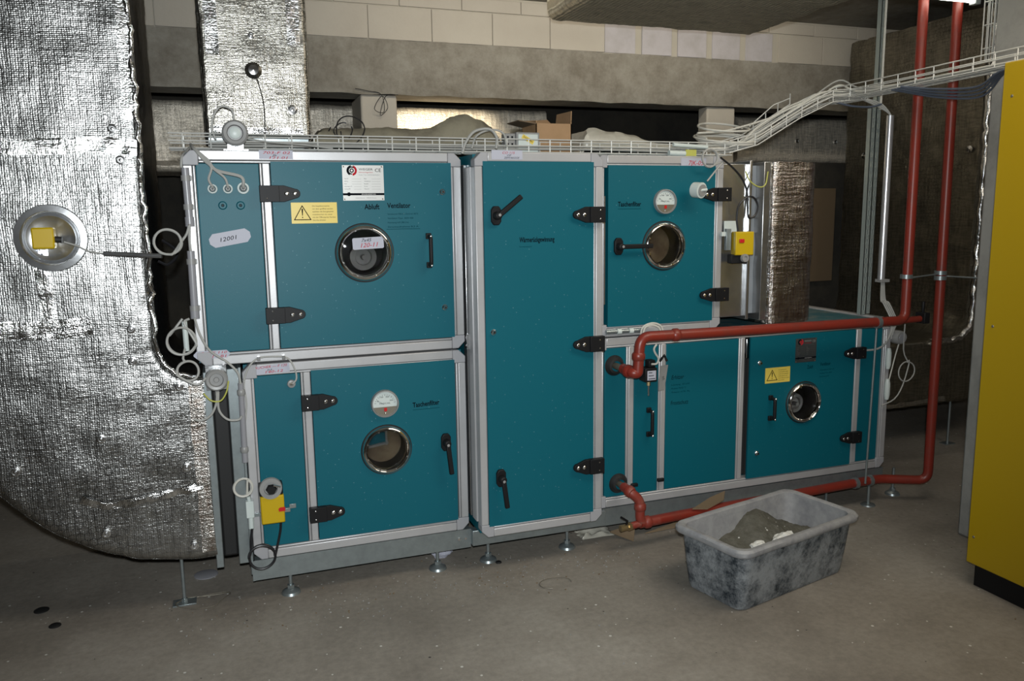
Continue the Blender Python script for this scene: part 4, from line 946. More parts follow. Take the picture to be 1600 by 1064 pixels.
cG = thing('conduit', at(975, 517, Y=3.235), 'short horizontal metal conduit with white clips under the upper right door', 'conduit')
A, B = at(947, 519, Y=3.236), at(1005, 515.5, Y=3.236); MB('galv').cyl(A, B, .0105, 14).build('conduit_tube', cG)
for t in (.34, .66): c = A.lerp(B, t); MB('white').tube([c-V((.010, 0, 0)), c+V((.010, 0, 0))], .0135, 14).build('conduit_clip', cG)
for hh in (0, .05): MB('tray').tube([at(1170, 214, Y=3.50)+V((0, 0, hh)), at(1208, 180, Y=3.50)+V((0, 0, hh)), at(1234, 163, Y=3.50)+V((0, 0, hh*.6))], .0029, 6).build('long_wire', tr2)
for t in (.1, .4, .7, 1.0): c = at(1170, 214, Y=3.50).lerp(at(1234, 163, Y=3.50), t); MB('tray').tube([c, c+V((0, 0, .052))], .0027, 5).build('cross_wire', tr2)
# perforated channel post
ch = thing('channel_post', (3.30, 3.40, .99), 'perforated zinc channel post standing on the right end of the machine', 'post')
for sx, xx in ((0, 3.212), (1, 3.262)):
    yy = 3.40+.02*sx; z0, z1 = .99, (2.06, 2.93)[sx]; w = .030
    mb = MB('strut')
    # front web with slots: two edge strips plus bridges
    mb.box(xx-w/2, xx-w/2+.010, yy, yy+.003, z0, z1).box(xx+w/2-.010, xx+w/2, yy, yy+.003, z0, z1)
    mb.box(xx-w/2, xx-w/2+.003, yy, yy+.03, z0, z1).box(xx+w/2-.003, xx+w/2, yy, yy+.03, z0, z1)
    z = z0
    while z < z1: mb.box(xx-w/2+.008, xx+w/2-.008, yy, yy+.003, z, min(z+.022, z1)); z += .05
    mb.build('perforated_channel', ch, smooth=False)
MB('wcable').cyl((3.238, 3.385, 2.05), (3.238, 3.385, 2.93), .006, 8).build('suspension_rod', ch)

# coils and cables at the left end
sA = at(338, 593, Y=3.2)
def pswitch(px, py, Y, label, r=.042, bracket=True, my=3.25):
    a = at(px, py, Y=Y); t = thing('pressure_switch', (a.x, Y, a.z), label, 'pressure switch')
    MB('greyp').lathe((a.x, Y, a.z), [(0, -.012), (r*.2, -.012), (r*.25, -.006), (r*.55, -.006), (r*.62, -.018), (r*.85, -.02), (r, -.012), (r, .025), (r*.9, .03), (0, .03)], 36).build('switch_body', t)
    if bracket: MB('sheet').box(a.x-r*.9, a.x+r*.9, Y+.03, Y+.034, a.z-r*1.1, a.z+r*1.2).box(a.x-r*.9, a.x-r*.6, Y+.0, Y+.034, a.z+r*1.1, a.z+r*1.25).box(a.x+r*.6, a.x+r*.9, Y+.0, Y+.034, a.z+r*1.1, a.z+r*1.25).build('bracket', t, bevel=.001)
    return a, t
pa, ta = pswitch(338, 593, 3.20, 'round grey pressure switch hanging between the left duct and the lower left unit', my=3.25)
MB('greyp').cyl(pa+V((0, .005, -.04)), pa+V((0, .005, -.062)), .008, 10).build('hose_nipple', ta)
pb, tb = pswitch(367, 208, 3.30, 'round grey pressure switch with a window on top of the upper left unit', r=.048, bracket=False)
MB('white').lathe((pb.x, 3.28, pb.z), [(0, 0), (.018, 0), (.022, .003)], 20).build('switch_window', tb)
MB('sheet').box(pb.x-.045, pb.x+.045, 3.27, 3.35, 1.797, 1.803).box(pb.x-.030, pb.x+.030, 3.332, 3.336, 1.797, 1.85).build('bracket', tb, bevel=.001)
a = at(1091, 297, Y=3.17)
tc_ = thing('pressure_switch', a, 'white round pressure switch dangling over the upper hinge of the upper right unit', 'pressure switch')
mbx = MB('white'); ax_ = V((.35, -1, -.1)).normalized(); mbx.tube([a-ax_*.022, a-ax_*.022, a+ax_*.02, a+ax_*.022], [.0, .034, .035, .0], 24)
mbx.use('greyp').tube([a+ax_*.022, a+ax_*.022, a+ax_*.026, a+ax_*.026], [0, .026, .026, 0], 20); mbx.use('white').tube([a+ax_*.025+V((-.02, 0, 0)), a+ax_*.027+V((.02, 0, .004))], .006, 6)
mbx.build('switch_body', tc_)
def C2(pts, Y): return [at(x, y, Y=Y) if len((x, y)) == 2 else None for x, y in pts]
def pxc(px, py, rpx, Y, turns, seed=0, t0=0, wob=.004):
    c = at(px, py, Y=Y); r = rpx*Y/FPX*1.05
    return coil(c, r, turns, (1, 0, 0), (0, 0, 1), wob, seed, t0)
cable('cable', C2([(1131, 252), (1122, 262), (1105, 283)], 3.2)[::-1]+pxc(1109, 247, 15, 3.2, 1.9, 5, -.8), .0038, 'cable', 'grey cable with a round loop holding the dangling switch at the upper right unit', k=3)
# left coil beside the upper conduit, stainless probe
cable('cable', pxc(262, 378, 17, 3.17, 2.0, 1, -1.2)+C2([(283, 378), (292, 365), (296, 350), (296, 375), (298, 392)], 3.2), .0045, 'cable', 'grey cable coiled beside the left conduit, uppermost of the left coils', k=3)
pr_ = thing('temperature_probe', at(210, 398, Y=3.19), 'steel probe sleeve on the cable running from the duct sensor', 'probe')
MB('sheet').cyl(at(162, 396, Y=3.20), at(253, 400, Y=3.16), .0085, 14).build('probe_sleeve', pr_)
cable('cable', C2([(100, 378), (120, 384), (140, 393), (163, 396)], 3.20), .003, 'cable', 'thin grey cable from the yellow duct sensor to the steel probe')
cable('cable', C2([(253, 375), (272, 388), (276, 400), (262, 413), (247, 408)], 3.4), .006, 'bcable', 'black cable loop in the gap behind the uppermost left coil')
cable('cable', C2([(285, 498), (265, 524)], 3.19)+pxc(284, 533, 19, 3.18, 1.6, 2, 2.6)+C2([(288, 505), (296, 498)], 3.19), .0045, 'cable', 'grey cable coil hanging at the bottom corner of the upper left unit', k=3)
cable('cable', C2([(289, 545), (286, 560)], 3.18)+pxc(294, 580, 14, 3.17, 1.3, 3, 1.8)+C2([(300, 599), (312, 600), (322, 590)], 3.17), .0045, 'cable', 'lowest small grey cable coil beside the round switch', k=3)
mb_ = thing('cable_joint', at(291, 525, Y=3.22), 'white cable joint beside the coil below the left conduit', 'cable joint')
MB('white').cyl(at(288, 502, Y=3.215), at(292, 548, Y=3.215), .010, 10).build('joint_sleeve', mb_)
cable('cable', C2([(304, 497), (312, 522), (328, 548), (355, 566), (371, 582), (376, 600)], 3.205), .0045, 'cable', 'grey cable sweeping from the left conduit down to the lower unit')
cable('cable', C2([(383, 660), (385, 630), (381, 600), (388, 575), (403, 560), (430, 557), (450, 560), (461, 578), (463, 592), (457, 600)], 3.235), .0035, 'cable', 'thin grey cable arching over the note into the gland of the lower left unit')
for k, (px, py) in enumerate(((404, 560), (443, 558))):
    a = at(px, py, Y=3.24); MB('screw').box(a.x-.006, a.x+.006, 3.228, 3.25, a.z-.008, a.z+.008).build('cable_clip', label=('left of two small bright clips above the taped note', 'right of two small bright clips above the taped note')[k], cat='clip', bevel=.001)
cable('cable', C2([(339, 612), (338, 630), (330, 648), (315, 657), (303, 655)], 3.19), .0045, 'cable', 'clear grey hose bending left from the round switch')
cable('cable', C2([(341, 612), (342, 640), (355, 655), (372, 656), (378, 650)], 3.195), .0045, 'cable', 'clear grey hose bending right from the round switch')
cable('cable', C2([(318, 615), (330, 626), (345, 626), (354, 612), (357, 595)], 3.185), .003, 'gyellow', 'yellow green earth wire under the round switch')
for k, (gx, gy) in enumerate(((332, 295), (356, 295), (380, 294))):
    tgt = at(gx, gy, Y=3.236)
    cable('cable', [at(298, 226, Y=3.33), at(303, 232, Y=3.24), at(318+3*k, 250, Y=3.215), at(330+4*k, 262+2*k, Y=3.205), at(gx-6+k, 280-2*k, Y=3.205), at(gx, gy-3, Y=3.215), tgt], (.0045, .0045, .0062)[k], 'cable', ('grey cable into the left one of the three white glands', 'grey cable into the middle one of the three white glands', 'thick grey cable into the right one of the three white glands')[k])
cable('cable', [at(283, 262, Y=3.24), at(284, 245, Y=3.25), at(292, 235, Y=3.3), at(300, 226, Y=3.36)], .004, 'cable', 'grey cable rising from the left conduit onto the tray')
cable('cable', C2([(366, 190), (362, 172), (346, 166), (335, 178), (331, 200), (337, 218)], 3.40), .0042, 'cable', 'grey cable arching above the round switch on the machine top')
cable('cable', C2([(400, 118), (408, 145), (413, 170), (414, 205)], 3.57), .0025, 'bcable', 'thin wire hanging down the face of the narrow duct')
cable('cable', C2([(385, 216), (420, 222), (470, 226), (520, 232)], 3.34), .0035, 'cable', 'thin grey cable leaving the round switch along the tray')
for k in range(3):
    pts_ = coil(at(548-12*k, 203+2*k, Y=3.53), (.060, .038, .030)[k], (1.0, .9, .7)[k], (1, 0, .1), (0, .3, 1), .02, 9+k, k*1.1)
    cable('cable', pts_, .0028, 'bcable', ('largest black cable loop before the left pillar', 'middle black cable loop before the left pillar', 'smallest, leftmost black cable loop before the left pillar')[k], k=2)
cable('cable', C2([(722, 240), (728, 222), (742, 205), (765, 202), (776, 215), (775, 232)], 3.28), .006, 'cable', 'grey cable arching over the joint between left and middle units')
cable('cable', C2([(737, 232), (745, 212), (766, 203), (786, 208), (792, 230)], 3.34), .0045, 'cable', 'thinner grey cable arching behind the junction box')
# hoses at the thermostat
cable('cable', C2([(1004, 527), (1008, 512), (1020, 508), (1031, 514), (1033, 530)], 3.20), .0050, 'wcable', 'white cable loop over the upper red pipe, inner one')
cable('cable', C2([(1001, 529), (1004, 512), (1019, 505), (1033, 510), (1037, 528)], 3.215), .0048, 'wcable', 'white cable loop over the upper red pipe, outer one')
cable('cable', C2([(1026, 538), (1022, 545), (1024, 552), (1029, 560), (1026, 568), (1018, 569)], 3.18), .0048, 'wcable', 'white cable entering the frost thermostat')
# thermostat
a = at(1015, 585, Y=3.2)
th = thing('frost_thermostat', (a.x, 3.21, a.z), 'small black thermostat with a grey face hanging below the upper red pipe', 'thermostat')
MB('black').box(a.x-.036, a.x+.026, 3.175, 3.235, a.z-.030, a.z+.034).box(a.x-.012, a.x+.022, 3.185, 3.225, a.z+.034, a.z+.068).build('thermostat_body', th, bevel=.004)
MB('paper').box(a.x-.026, a.x+.018, 3.172, 3.176, a.z-.022, a.z+.022).build('thermostat_face', th, bevel=.001)
for k in range(3): MB('inkb').box(a.x-.02+.0*k, a.x-.002+.008*k, 3.1712, 3.1722, a.z+.012-.014*k, a.z+.015-.014*k).build('printed_line', th)
MB('brass', 'screw').cyl((a.x-.002, 3.205, a.z-.03), (a.x-.002, 3.205, a.z-.052), .009, 6).use('screw').cyl((a.x-.002, 3.205, a.z-.052), (a.x-.002, 3.205, a.z-.10), .0045, 8).build('sensor_stem', th)
tg = thing('paper_tag', at(1035, 588, Y=3.2), 'grey paper tag with a black band hanging beside the thermostat', 'tag')
A, B, Cc, D_ = at(1032, 572, Y=3.19), at(1044, 570, Y=3.195), at(1038, 609, Y=3.20), at(1029, 611, Y=3.19)
MB('greyp').add([A, B, Cc, D_]+[p+V((0, .004, 0)) for p in (A, B, Cc, D_)], [(0, 1, 2, 3), (7, 6, 5, 4), (0, 4, 5, 1), (1, 5, 6, 2), (2, 6, 7, 3), (3, 7, 4, 0)]).build('tag_sheet', tg)
MB('black').tube([at(1031, 564, Y=3.2), at(1038, 555, Y=3.205), at(1042, 564, Y=3.2)], .006, 6).build('tag_band', tg)
text('7H5', A.x+.006, A.z-.05, 3.188, .012, .018, 'inkb', tg, rot=-1.2)

# ------------------------------------------------------------ yellow damper actuators
a = at(425, 785, Y=3.25)
ac = thing('damper_actuator', (a.x, 3.24, a.z), 'yellow actuator with black dial on the narrow panel of the lower left unit', 'actuator')
AY = 3.185
MB('yellow').box(a.x-.046, a.x+.044, AY, 3.24, a.z-.066, a.z+.048).build('actuator_body', ac, bevel=.005)
MB('black').box(a.x-.048, a.x+.042, AY+.006, 3.24, a.z+.048, a.z+.094).build('drive_housing', ac, bevel=.004)
MB('greyp', 'black', 'screw').lathe((a.x-.004, AY+.006, a.z+.080), [(0, -.004), (.024, -.004), (.026, -.012), (.042, -.012), (.044, .0)], 32).use('black').lathe((a.x-.002, AY, a.z+.078), [(0, -.020), (.018, -.020), (.022, -.004)], 6).use('screw').tube([(a.x+.006, AY-.020, a.z+.098), (a.x+.032, AY-.018, a.z+.088)], .004, 8).build('position_dial', ac)
MB('redbtn').prism([(a.x+.022, a.z-.018), (a.x+.036, a.z-.018), (a.x+.046, a.z-.018), (a.x+.046, a.z-.002), (a.x+.026, a.z-.002), (a.x+.020, a.z-.008)], AY-.003, AY).build('release_button', ac)
MB('galv').box(a.x+.044, a.x+.068, 3.225, 3.24, a.z-.04, a.z-.024).box(a.x+.066, a.x+.092, 3.24, 3.246, a.z-.032, a.z-.014).box(a.x-.075, a.x-.044, 3.24, 3.246, a.z-.048, a.z-.034).build('bracket', ac, bevel=.001)
cable('cable', [V((a.x+.028, 3.21, a.z-.068)), at(438, 830, Y=3.215), at(433, 855, Y=3.21), at(430, 868, Y=3.205)]+pxc(410, 870, 18.5, 3.19, 1.5, 6, -.1)[1:]+C2([(392, 862), (392, 845), (394, 826)], 3.215), .0052, 'bcable', 'black actuator cable with a round loop at the lower left corner', k=3)
jt = thing('cable_joint', at(391, 798, Y=3.225), 'white cable joint box left of the yellow actuator on the lower left unit', 'cable joint')
MB('white').cyl(at(388, 776, Y=3.225), at(390, 784, Y=3.225), .008, 10).box(at(391, 800, Y=3.225).x-.015, at(391, 800, Y=3.225).x+.015, 3.212, 3.24, at(391, 808, Y=3.225).z, at(391, 782, Y=3.225).z).cyl(at(392, 806, Y=3.225), at(393, 826, Y=3.225), .011, 10).build('joint_sleeve', jt, bevel=.002)
cable('cable', pxc(380, 762, 13, 3.22, 2.2, 8, 0)+C2([(386, 775)], 3.225), .0045, 'wcable', 'cream cable coiled above the joint box at the lower left unit', k=3)
a = at(1163, 381, Y=3.17)
ac2 = thing('damper_actuator', (a.x, 3.2, a.z), 'yellow actuator upside down on the sheet metal section of the upper right unit', 'actuator')
ux = V((1, -.25, 0)).normalized(); uy = V((.25, 1, 0)).normalized()
MB('yellow').obox((a.x+.004, 3.19, a.z+.002), ux, uy, (0, 0, 1), .088, .055, .108).build('actuator_body', ac2, bevel=.004)
MB('black').obox((a.x-.012, 3.205, a.z-.070), ux, uy, (0, 0, 1), .080, .05, .042).build('drive_housing', ac2, bevel=.004)
MB('greyp', 'black').lathe((a.x, 3.165, a.z-.065), [(0, -.004), (.008, -.004), (.010, -.010), (.018, -.010), (.020, .004)], 24).build('position_dial', ac2)
MB('redbtn').obox(V((a.x-.018, 3.164, a.z+.014)), ux, uy, (0, 0, 1), .024, .006, .018).build('release_button', ac2, bevel=.002)
MB('galv', 'white').obox((a.x-.05, 3.23, a.z+.02), ux, uy, (0, 0, 1), .022, .03, .10).use('white').box(a.x-.085, a.x-.058, 3.225, 3.24, a.z+.035, a.z+.055).box(a.x-.06, a.x+.01, 3.245, 3.249, a.z+.05, a.z+.105).build('bracket', ac2, bevel=.001)
cable('cable', C2([(1126, 246), (1145, 262), (1160, 280), (1167, 300), (1168, 325), (1170, 340), (1180, 336), (1184, 322), (1178, 309), (1168, 308), (1155, 320), (1151, 340), (1153, 361)], 3.19), .0045, 'bcable', 'black cable looping down to the yellow actuator on the sheet metal section')
cable('cable', C2([(1165, 268), (1172, 283), (1186, 292), (1196, 288), (1200, 268)], 3.23), .003, 'gyellow', 'yellow green earth wire across the flexible sleeve')

# foil covered end collar between left duct and lower left unit
ej = thing('duct_connector', (-.05, 3.3, .2), 'dark flexible connector with zinc flanges between the big duct and the lower left unit', 'duct connector')
MB('galv').box(-.098, -.070, 3.256, 4.06, .17, .965).build('flange', ej, bevel=.003)
MB('rubber').box(-.072, -.010, 3.31, 4.03, .19, .96).build('flexible_band', ej, bevel=.01)
MB('galv').box(-.012, .042, 3.265, 4.06, .17, .97).box(.030, .042, 3.255, 4.06, .12, .975).build('flange', ej, bevel=.003)

# ------------------------------------------------------------ things lying on the machine top
def sheet_cloth(name, x0, x1, y0, y1, zf, m, label, cat, nx=60, ny=16, th_=.004):
    vs, fs = [], []
    for i in range(nx+1):
        for j in range(ny+1):
            u, v = i/nx, j/ny; x = x0+(x1-x0)*u; y = y0+(y1-y0)*v
            vs.append((x+noise.noise(V((v*5, u*3, 2)))*.02, y, zf(u, v, x, y)))
    for i in range(nx):
        for j in range(ny): a = i*(ny+1)+j; fs.append((a, a+ny+1, a+ny+2, a+1))
    o = MB(m).add(vs, fs).build(name, label=label, cat=cat)
    md = o.modifiers.new('thick', 'SOLIDIFY'); md.thickness = th_; return o
def zt(u, v, x, y):
    prof = .112+.014*noise.noise(V((x*6, y*6, 0)))
    prof += .065*math.exp(-((x-1.06)/.11)**2)+.012*noise.noise(V((x*16, y*9, 2)))
    edge = min(1, .25+9*v, 6*(1-v), 12*u, 12*(1-u))
    return 1.803+max(.0, prof*edge)+.006*noise.noise(V((x*25, y*20, 1)))+.006
sheet_cloth('canvas_sheet', .36, 1.26, 3.50, 3.95, zt, 'tarp', 'dusty crumpled canvas sheet lying on top of the left and middle units', 'sheet', 70)
def zf_(u, v, x, y):
    prof = .115+.014*noise.noise(V((x*7, y*5, 4)))
    prof *= 1-.5*max(0, min(1, (x-1.80)/.25))
    edge = min(1, .25+9*v, 6*(1-v), 14*u, 6*(1-u))
    return 1.806+max(0, prof*edge)+.010*noise.noise(V((x*18, y*14, 3)))+.010
sheet_cloth('plastic_film', 1.60, 2.28, 3.48, 3.95, zf_, 'film', 'milky plastic film lying on top of the upper right unit', 'film', 60)
# cardboard box, open flaps
a = at(838, 231, Y=3.52)
cb = thing('cardboard_box', (1.47, 3.6, 1.80), 'open brown cardboard box standing on the tall middle unit', 'box')
bx0, bx1, by0, by1, bz0, bz1 = 1.380, 1.555, 3.50, 3.68, 1.80, 1.965
MB('card').box(bx0, bx1, by0, by0+.004, bz0, bz1-.012).box(bx0, bx1, by1-.004, by1, bz0, bz1).box(bx0, bx0+.004, by0, by1, bz0, bz1).box(bx1-.004, bx1, by0, by1, bz0, bz1).box(bx0, bx1, by0, by1, bz0, bz0+.004).build('box_body', cb)
MB('card').add([(bx0, by1, bz1), (bx1-.02, by1, bz1), (bx1-.03, by1+.04, bz1+.03), (bx0, by1+.05, bz1+.02)]+[(bx0, by1+.004, bz1-.002), (bx1-.02, by1+.004, bz1-.002), (bx1-.03, by1+.044, bz1+.028), (bx0, by1+.054, bz1+.018)], [(0, 1, 2, 3), (7, 6, 5, 4), (0, 4, 5, 1), (1, 5, 6, 2), (2, 6, 7, 3), (3, 7, 4, 0)]).build('flap', cb)
MB('card').add([(bx1, by0, bz1-.002), (bx1, by1, bz1-.002), (bx1+.006, by1, bz1+.05), (bx1+.002, by0, bz1+.045), (bx1-.004, by0, bz1-.002), (bx1-.004, by1, bz1-.002), (bx1+.002, by1, bz1+.05), (bx1-.002, by0, bz1+.045)], [(0, 1, 2, 3), (7, 6, 5, 4), (0, 4, 5, 1), (1, 5, 6, 2), (2, 6, 7, 3), (3, 7, 4, 0)]).build('flap', cb)
MB('cardd').add([(bx0, by0, bz1-.012), (bx0, by1, bz1-.012), (bx0-.075, by1, bz1+.004), (bx0-.085, by0, bz1+.0), (bx0, by0, bz1-.016), (bx0, by1, bz1-.016), (bx0-.075, by1, bz1+.0), (bx0-.085, by0, bz1-.004)], [(0, 1, 2, 3), (7, 6, 5, 4), (0, 4, 5, 1), (1, 5, 6, 2), (2, 6, 7, 3), (3, 7, 4, 0)]).build('flap', cb)
jb = thing('junction_box', (1.30, 3.5, 1.80), 'pale grey junction box with a yellow strip left of the cardboard box', 'junction box')
MB('greyp', 'white').box(1.262, 1.372, 3.44, 3.50, 1.80, 1.905).use('white').box(1.270, 1.364, 3.436, 3.441, 1.81, 1.897).build('box_body', jb, bevel=.004)
MB('greyp').box(1.212, 1.262, 3.45, 3.50, 1.80, 1.90).build('terminal_block', jb, bevel=.003)
for k in range(6): MB('inkb').box(1.222+.02*(k % 2), 1.23+.02*(k % 2), 3.449, 3.4505, 1.82+.03*(k//2), 1.828+.03*(k//2)).build('screw_hole', jb)
sticker(jb, 1.285, 1.345, 1.865, 1.883, 3.4355, 'signy', rot=-.5, name='yellow_strip')
text('Zuluft klappe', 1.292, 1.884, 3.434, .009, .05, 'inkb', jb, rot=-.5)
sm = thing('cable_joint', at(1062, 240, Y=3.33), 'white plastic joint with a dull yellow label in the tray on the right', 'cable joint')
A, B = at(1045, 239, Y=3.335), at(1070, 240, Y=3.335); MB('white').cyl(A, B, .013, 12).build('joint_sleeve', sm)
A, B = at(1052, 226, Y=3.335), at(1105, 230, Y=3.335); MB('white').cyl(A, B, .009, 12).build('joint_sleeve', sm)
A, B = at(1071, 245, Y=3.335), at(1088, 234, Y=3.335); MB('gyellow').box(A.x, B.x, 3.333, 3.337, A.z, B.z).build('label_strip', sm)

# ------------------------------------------------------------ yellow cabinet
cab = thing('switch_cabinet', (3.05, 1.7, 0), 'tall yellow control cabinet on a black plinth at the right', 'cabinet')
MB('yellowc').box(2.822, 3.24, .9, 2.345, .10, 2.085).build('cabinet_body', cab, bevel=.004)
MB('black').box(2.85, 3.2, .92, 2.325, 0, .10).build('plinth', cab, bevel=.002)
for px, py in ((1581, 150), (1551, 510), (1521, 839)):
    p = at(px, py, X=2.822); MB('steel').lathe((2.822, p.y, p.z), [(0, -.002), (.004, -.002), (.006, 0)], 12, 'x').build('screw', cab)

# ------------------------------------------------------------ ceiling lamp
lp = thing('ceiling_lamp', (2.8, 3.02, 2.55), 'fluorescent tube lamp above the red risers at the top right', 'lamp')
MB('tube_lamp').cyl((2.0, 3.02, 2.512), (3.40, 3.02, 2.512), .014, 16).build('lamp_tube', lp)
MB('white').box(1.98, 3.44, 2.99, 3.05, 2.545, 2.60).box(3.40, 3.432, 3.0, 3.04, 2.49, 2.55).box(1.97, 2.0, 3.0, 3.04, 2.49, 2.55).build('lamp_housing', lp, bevel=.004)

# ------------------------------------------------------------ mortar tub
tc0 = V((2.095, 2.69, 0)); ta_ = R_(13.5); U1 = V((cos(ta_), sin(ta_), 0)); U2 = V((-sin(ta_), cos(ta_), 0))
def rrect(hx, hy, r, n=6):
    out = []
    for sx, sy, a0 in ((1, 1, 0), (-1, 1, pi/2), (-1, -1, pi), (1, -1, 1.5*pi)):
        for i in range(n+1): a = a0+pi/2*i/n; out.append((sx*(hx-r)+r*cos(a), sy*(hy-r)+r*sin(a)))
    # refine long edges
    res = []
    for k, p in enumerate(out):
        q = out[(k+1) % len(out)]; res.append(p); d_ = math.hypot(q[0]-p[0], q[1]-p[1]); m_ = int(d_/.05)
        for i in range(1, m_+1): res.append((p[0]+(q[0]-p[0])*i/(m_+1), p[1]+(q[1]-p[1])*i/(m_+1)))
    return res
def loft(levels, mb, cap0=True, cap1=False):
    """levels: (hx, hy, r, z) outlines share a point count"""
    rings = []
    tmpl = rrect(.36, .19, .05)
    for hx, hy, z, bulge in levels:
        ring = []
        for (x, y) in tmpl:
            p = tc0+U1*(x/.36*hx)+U2*(y/.19*hy); p.z = z+noise.noise(V((x*5, y*5, z*3)))*.004*(1 if z > .05 else 0)
            p += (U1*(x/.36)+U2*(y/.19))*bulge; ring.append(p)
        rings.append(ring)
    n = len(tmpl); vs = [p for r_ in rings for p in r_]
    fs = [(i*n+j, i*n+(j+1) % n, (i+1)*n+(j+1) % n, (i+1)*n+j) for i in range(len(rings)-1) for j in range(n)]
    if cap0: fs.append(tuple(range(n))[::-1])
    if cap1: fs.append(tuple(range((len(rings)-1)*n, len(rings)*n)))
    mb.add(vs, fs)
tub = thing('mortar_tub', (tc0.x, tc0.y, 0), 'cement smeared mortar tub standing on the floor before the lower red pipe', 'tub')
m1 = MB('tub'); loft([(.315, .135, 0, 0), (.325, .145, .004, 0), (.330, .150, .02, 0), (.340, .162, .12, 0), (.350, .174, .245, 0)], m1)
m1.use('tubrim'); loft([(.342, .166, .262, 0), (.330, .152, .12, 0), (.320, .142, .025, 0), (.31, .13, .012, 0)], m1, False, True)
m1.build('tub_shell', tub)
m2 = MB('tubrim'); loft([(.349, .173, .240, 0), (.368, .192, .240, 0), (.373, .197, .248, 0), (.373, .197, .262, 0), (.366, .190, .271, 0), (.350, .174, .272, 0), (.341, .165, .266, 0), (.340, .163, .24, 0)], m2, False, False)
m2.build('rolled_rim', tub)
# mortar left in the tub
vs, fs = [], []; NX, NY = 56, 28
for i in range(NX+1):
    for j in range(NY+1):
        u, v = i/NX*2-1, j/NY*2-1
        h = .118+.118*max(0, math.exp(-((u-.28)/.40)**2-((v-1.0)/.8)**2))+.03*math.exp(-((u-.8)/.22)**2-((v-.3)/.5)**2)+.03*math.exp(-((u+.45)/.3)**2-((v-.9)/.5)**2)-.02*math.exp(-((u+.9)/.2)**2)
        h += .012*noise.noise(V((u*6, v*3, 0)))+.007*noise.noise(V((u*20, v*10, 3)))
        k = .322+(h/.26)*.02; k2 = .143+(h/.26)*.022
        p = tc0+U1*u*k+U2*v*k2; p.z = h; vs.append(p)
for i in range(NX):
    for j in range(NY): a = i*(NY+1)+j; fs.append((a, a+NY+1, a+NY+2, a+1))
MB('mortarw').add(vs, fs).build('wet_mortar', label='grey brown mortar remains heaped inside the tub', cat='mortar', kind='stuff')
def lump(name, c, r, m, label, cat, sq=(1, 1, .6), seed=0, group=None):
    bm = bmesh.new(); bmesh.ops.create_icosphere(bm, subdivisions=3, radius=1)
    for v in bm.verts:
        d = 1+.28*noise.noise(v.co*1.8+V((seed, 0, 0)))+.10*noise.noise(v.co*5+V((seed, 3, 0)))
        v.co = V((v.co.x*sq[0], v.co.y*sq[1], v.co.z*sq[2]))*r*d
    me = bpy.data.meshes.new(name); bm.to_mesh(me); bm.free(); me.materials.append(MT[m])
    o = bpy.data.objects.new(name, me); COL.objects.link(o); o.location = c; ROOTLOC[o.name] = V((0, 0, 0))
    return tag(o, label, cat, group)
for k, (px, py, r, lb) in enumerate(((1226, 842, .042, 'largest white plaster lump in the tub, beside the rim'), (1186, 853, .030, 'flatter white plaster lump left of the largest in the tub'), (1207, 850, .020, 'small white plaster lump between the two larger in the tub'))):
    p = at(px, py, Z=.16); q = p-tc0; q.z = 0
    uu, vv = q.dot(U1), max(-.105, q.dot(U2)); c = tc0+U1*uu+U2*vv; c.z = .15
    lump('plaster_lump', c, r, 'plaster', lb, 'lump', (1.3, .9, 1.0), k*3)

# ------------------------------------------------------------ rubbish on the floor
mbd = MB('conc2', 'cardd'); rnd = random.Random(3)
for k in range(360):
    if k < 150: x = rnd.uniform(.9, 1.75); y = rnd.gauss(3.10, .10)
    elif k < 330: x = rnd.uniform(-.3, 1.2); y = rnd.gauss(3.12, .12)
    else: x = rnd.uniform(.2, 3.2); y = rnd.uniform(1.6, 3.1)
    s_ = rnd.uniform(.0012, .0042); mbd.use('conc2' if rnd.random() < .8 else 'cardd')
    c = V((x, y, s_*.5)); a = rnd.uniform(0, pi)
    mbd.obox(c, (cos(a), sin(a), 0), (-sin(a), cos(a), 0), (0, 0, 1), s_*rnd.uniform(1, 2), s_, s_*.9)
mbd.build('floor_debris', label='pale crumbs and chips scattered on the floor', cat='debris', kind='stuff')
def shard(name, pts, m, label, cat, th_=.004):
    P = [V(p) for p in pts]; n = len(P); MB(m).add(P+[p+V((0, .001, th_)) for p in P], [tuple(range(n)), tuple(range(2*n-1, n-1, -1))]+[(i, (i+1) % n, (i+1) % n+n, i+n) for i in range(n)]).build(name, label=label, cat=cat)
shard('cardboard_scrap', [at(953, 832, Z=.02), at(975, 824, Z=.06), at(992, 828, Z=.05), at(990, 846, Z=.005)], 'cardd', 'torn cardboard scrap under the drain valve', 'scrap')
shard('cardboard_scrap', [at(1008, 834, Z=.003), at(1060, 815, Z=.03), at(1100, 800, Z=.09), at(1060, 824, Z=.003)], 'cardd', 'long cardboard scrap under the lower red pipe', 'scrap')
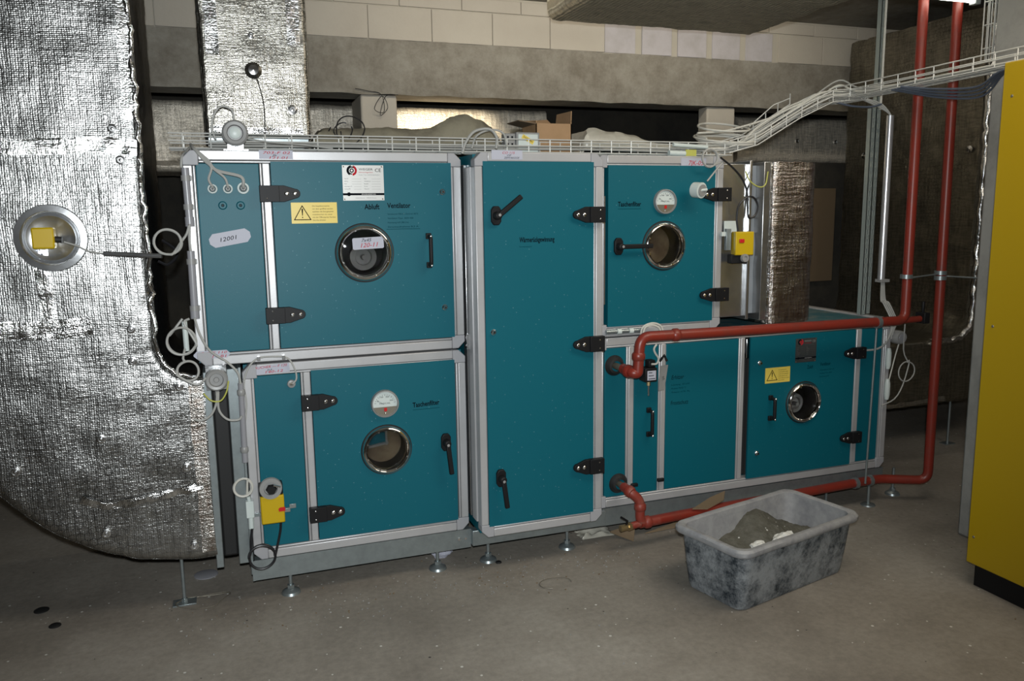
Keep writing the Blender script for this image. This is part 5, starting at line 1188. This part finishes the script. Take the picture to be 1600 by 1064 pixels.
shard('cardboard_scrap', [at(1082, 796, Y=3.13), at(1110, 778, Y=3.20), at(1133, 768, Y=3.22), at(1131, 782, Y=3.15), at(1105, 796, Y=3.12)], 'cardd', 'pointed cardboard scrap leaning behind the red pipe at the tub', 'scrap')
lump('paper_scrap', at(695, 868, Z=.03)+V((0, .05, 0)), .042, 'paper', 'crumpled white paper behind the second foot from the left', 'paper', (1.1, .4, .8), 5)
for k in range(1):
    def zz(u, v, x, y): return .004+.055*max(0, noise.noise(V((x*14, y*14, 2)))+.45)*min(1, 6*u, 6*(1-u), 6*v, 6*(1-v))
    a = at(935, 835, Z=0); sheet_cloth('film_scrap', a.x-.10, a.x+.07, a.y-.04, a.y+.08, zz, 'film', 'crumpled clear film lying left of the drain valve', 'film', 24, 16, .002)
wl = at(318, 940, Z=0)
cable('wire_loop', [(wl.x+.10*cos(t)+.012*sin(3*t), wl.y+.055*sin(t)+.01*cos(2*t), .006+.004*sin(2.3*t)) for t in [i*.35 for i in range(28)]], .0018, 'steel', 'thin wire loops lying beside the foot of the left duct', cat='wire', k=2)
c = at(868, 912, Z=0)
cable('wire_loop', [(c.x+.07*cos(t), c.y+.05*sin(t), .004) for t in [i*.35-.3 for i in range(14)]], .0014, 'steel', 'single thin wire ring lying on the open floor left of the tub', cat='wire', k=2)
for k, (px, py, r, lb) in enumerate(((65, 954, .028, 'dark disc on the floor at the far left under the duct'), (86, 978, .022, 'small dark disc nearest the camera at the left'), (779, 879, .014, 'small black washer on the floor beside the third foot'), (322, 898, .05, 'flat grey plastic disc behind the foot of the left duct'))):
    p = at(px, py, Z=0); MB('rubber' if k < 3 else 'conduit').lathe((p.x, p.y, 0), [(0, .006), (r*.8, .006), (r, .003), (r, 0)], 20, 'z').build('disc', label=lb, cat='disc')
# wire scribble hanging on the left pillar
p0 = [(555, 138), (575, 142), (596, 148), (600, 175), (585, 170), (597, 150), (606, 168), (594, 180), (603, 150), (622, 148)]
cable('wire', [at(x, y, Y=WY-.004) for x, y in p0], .0022, 'rubber', 'thin black wire tangle hanging on the left pillar', cat='wire', k=5)
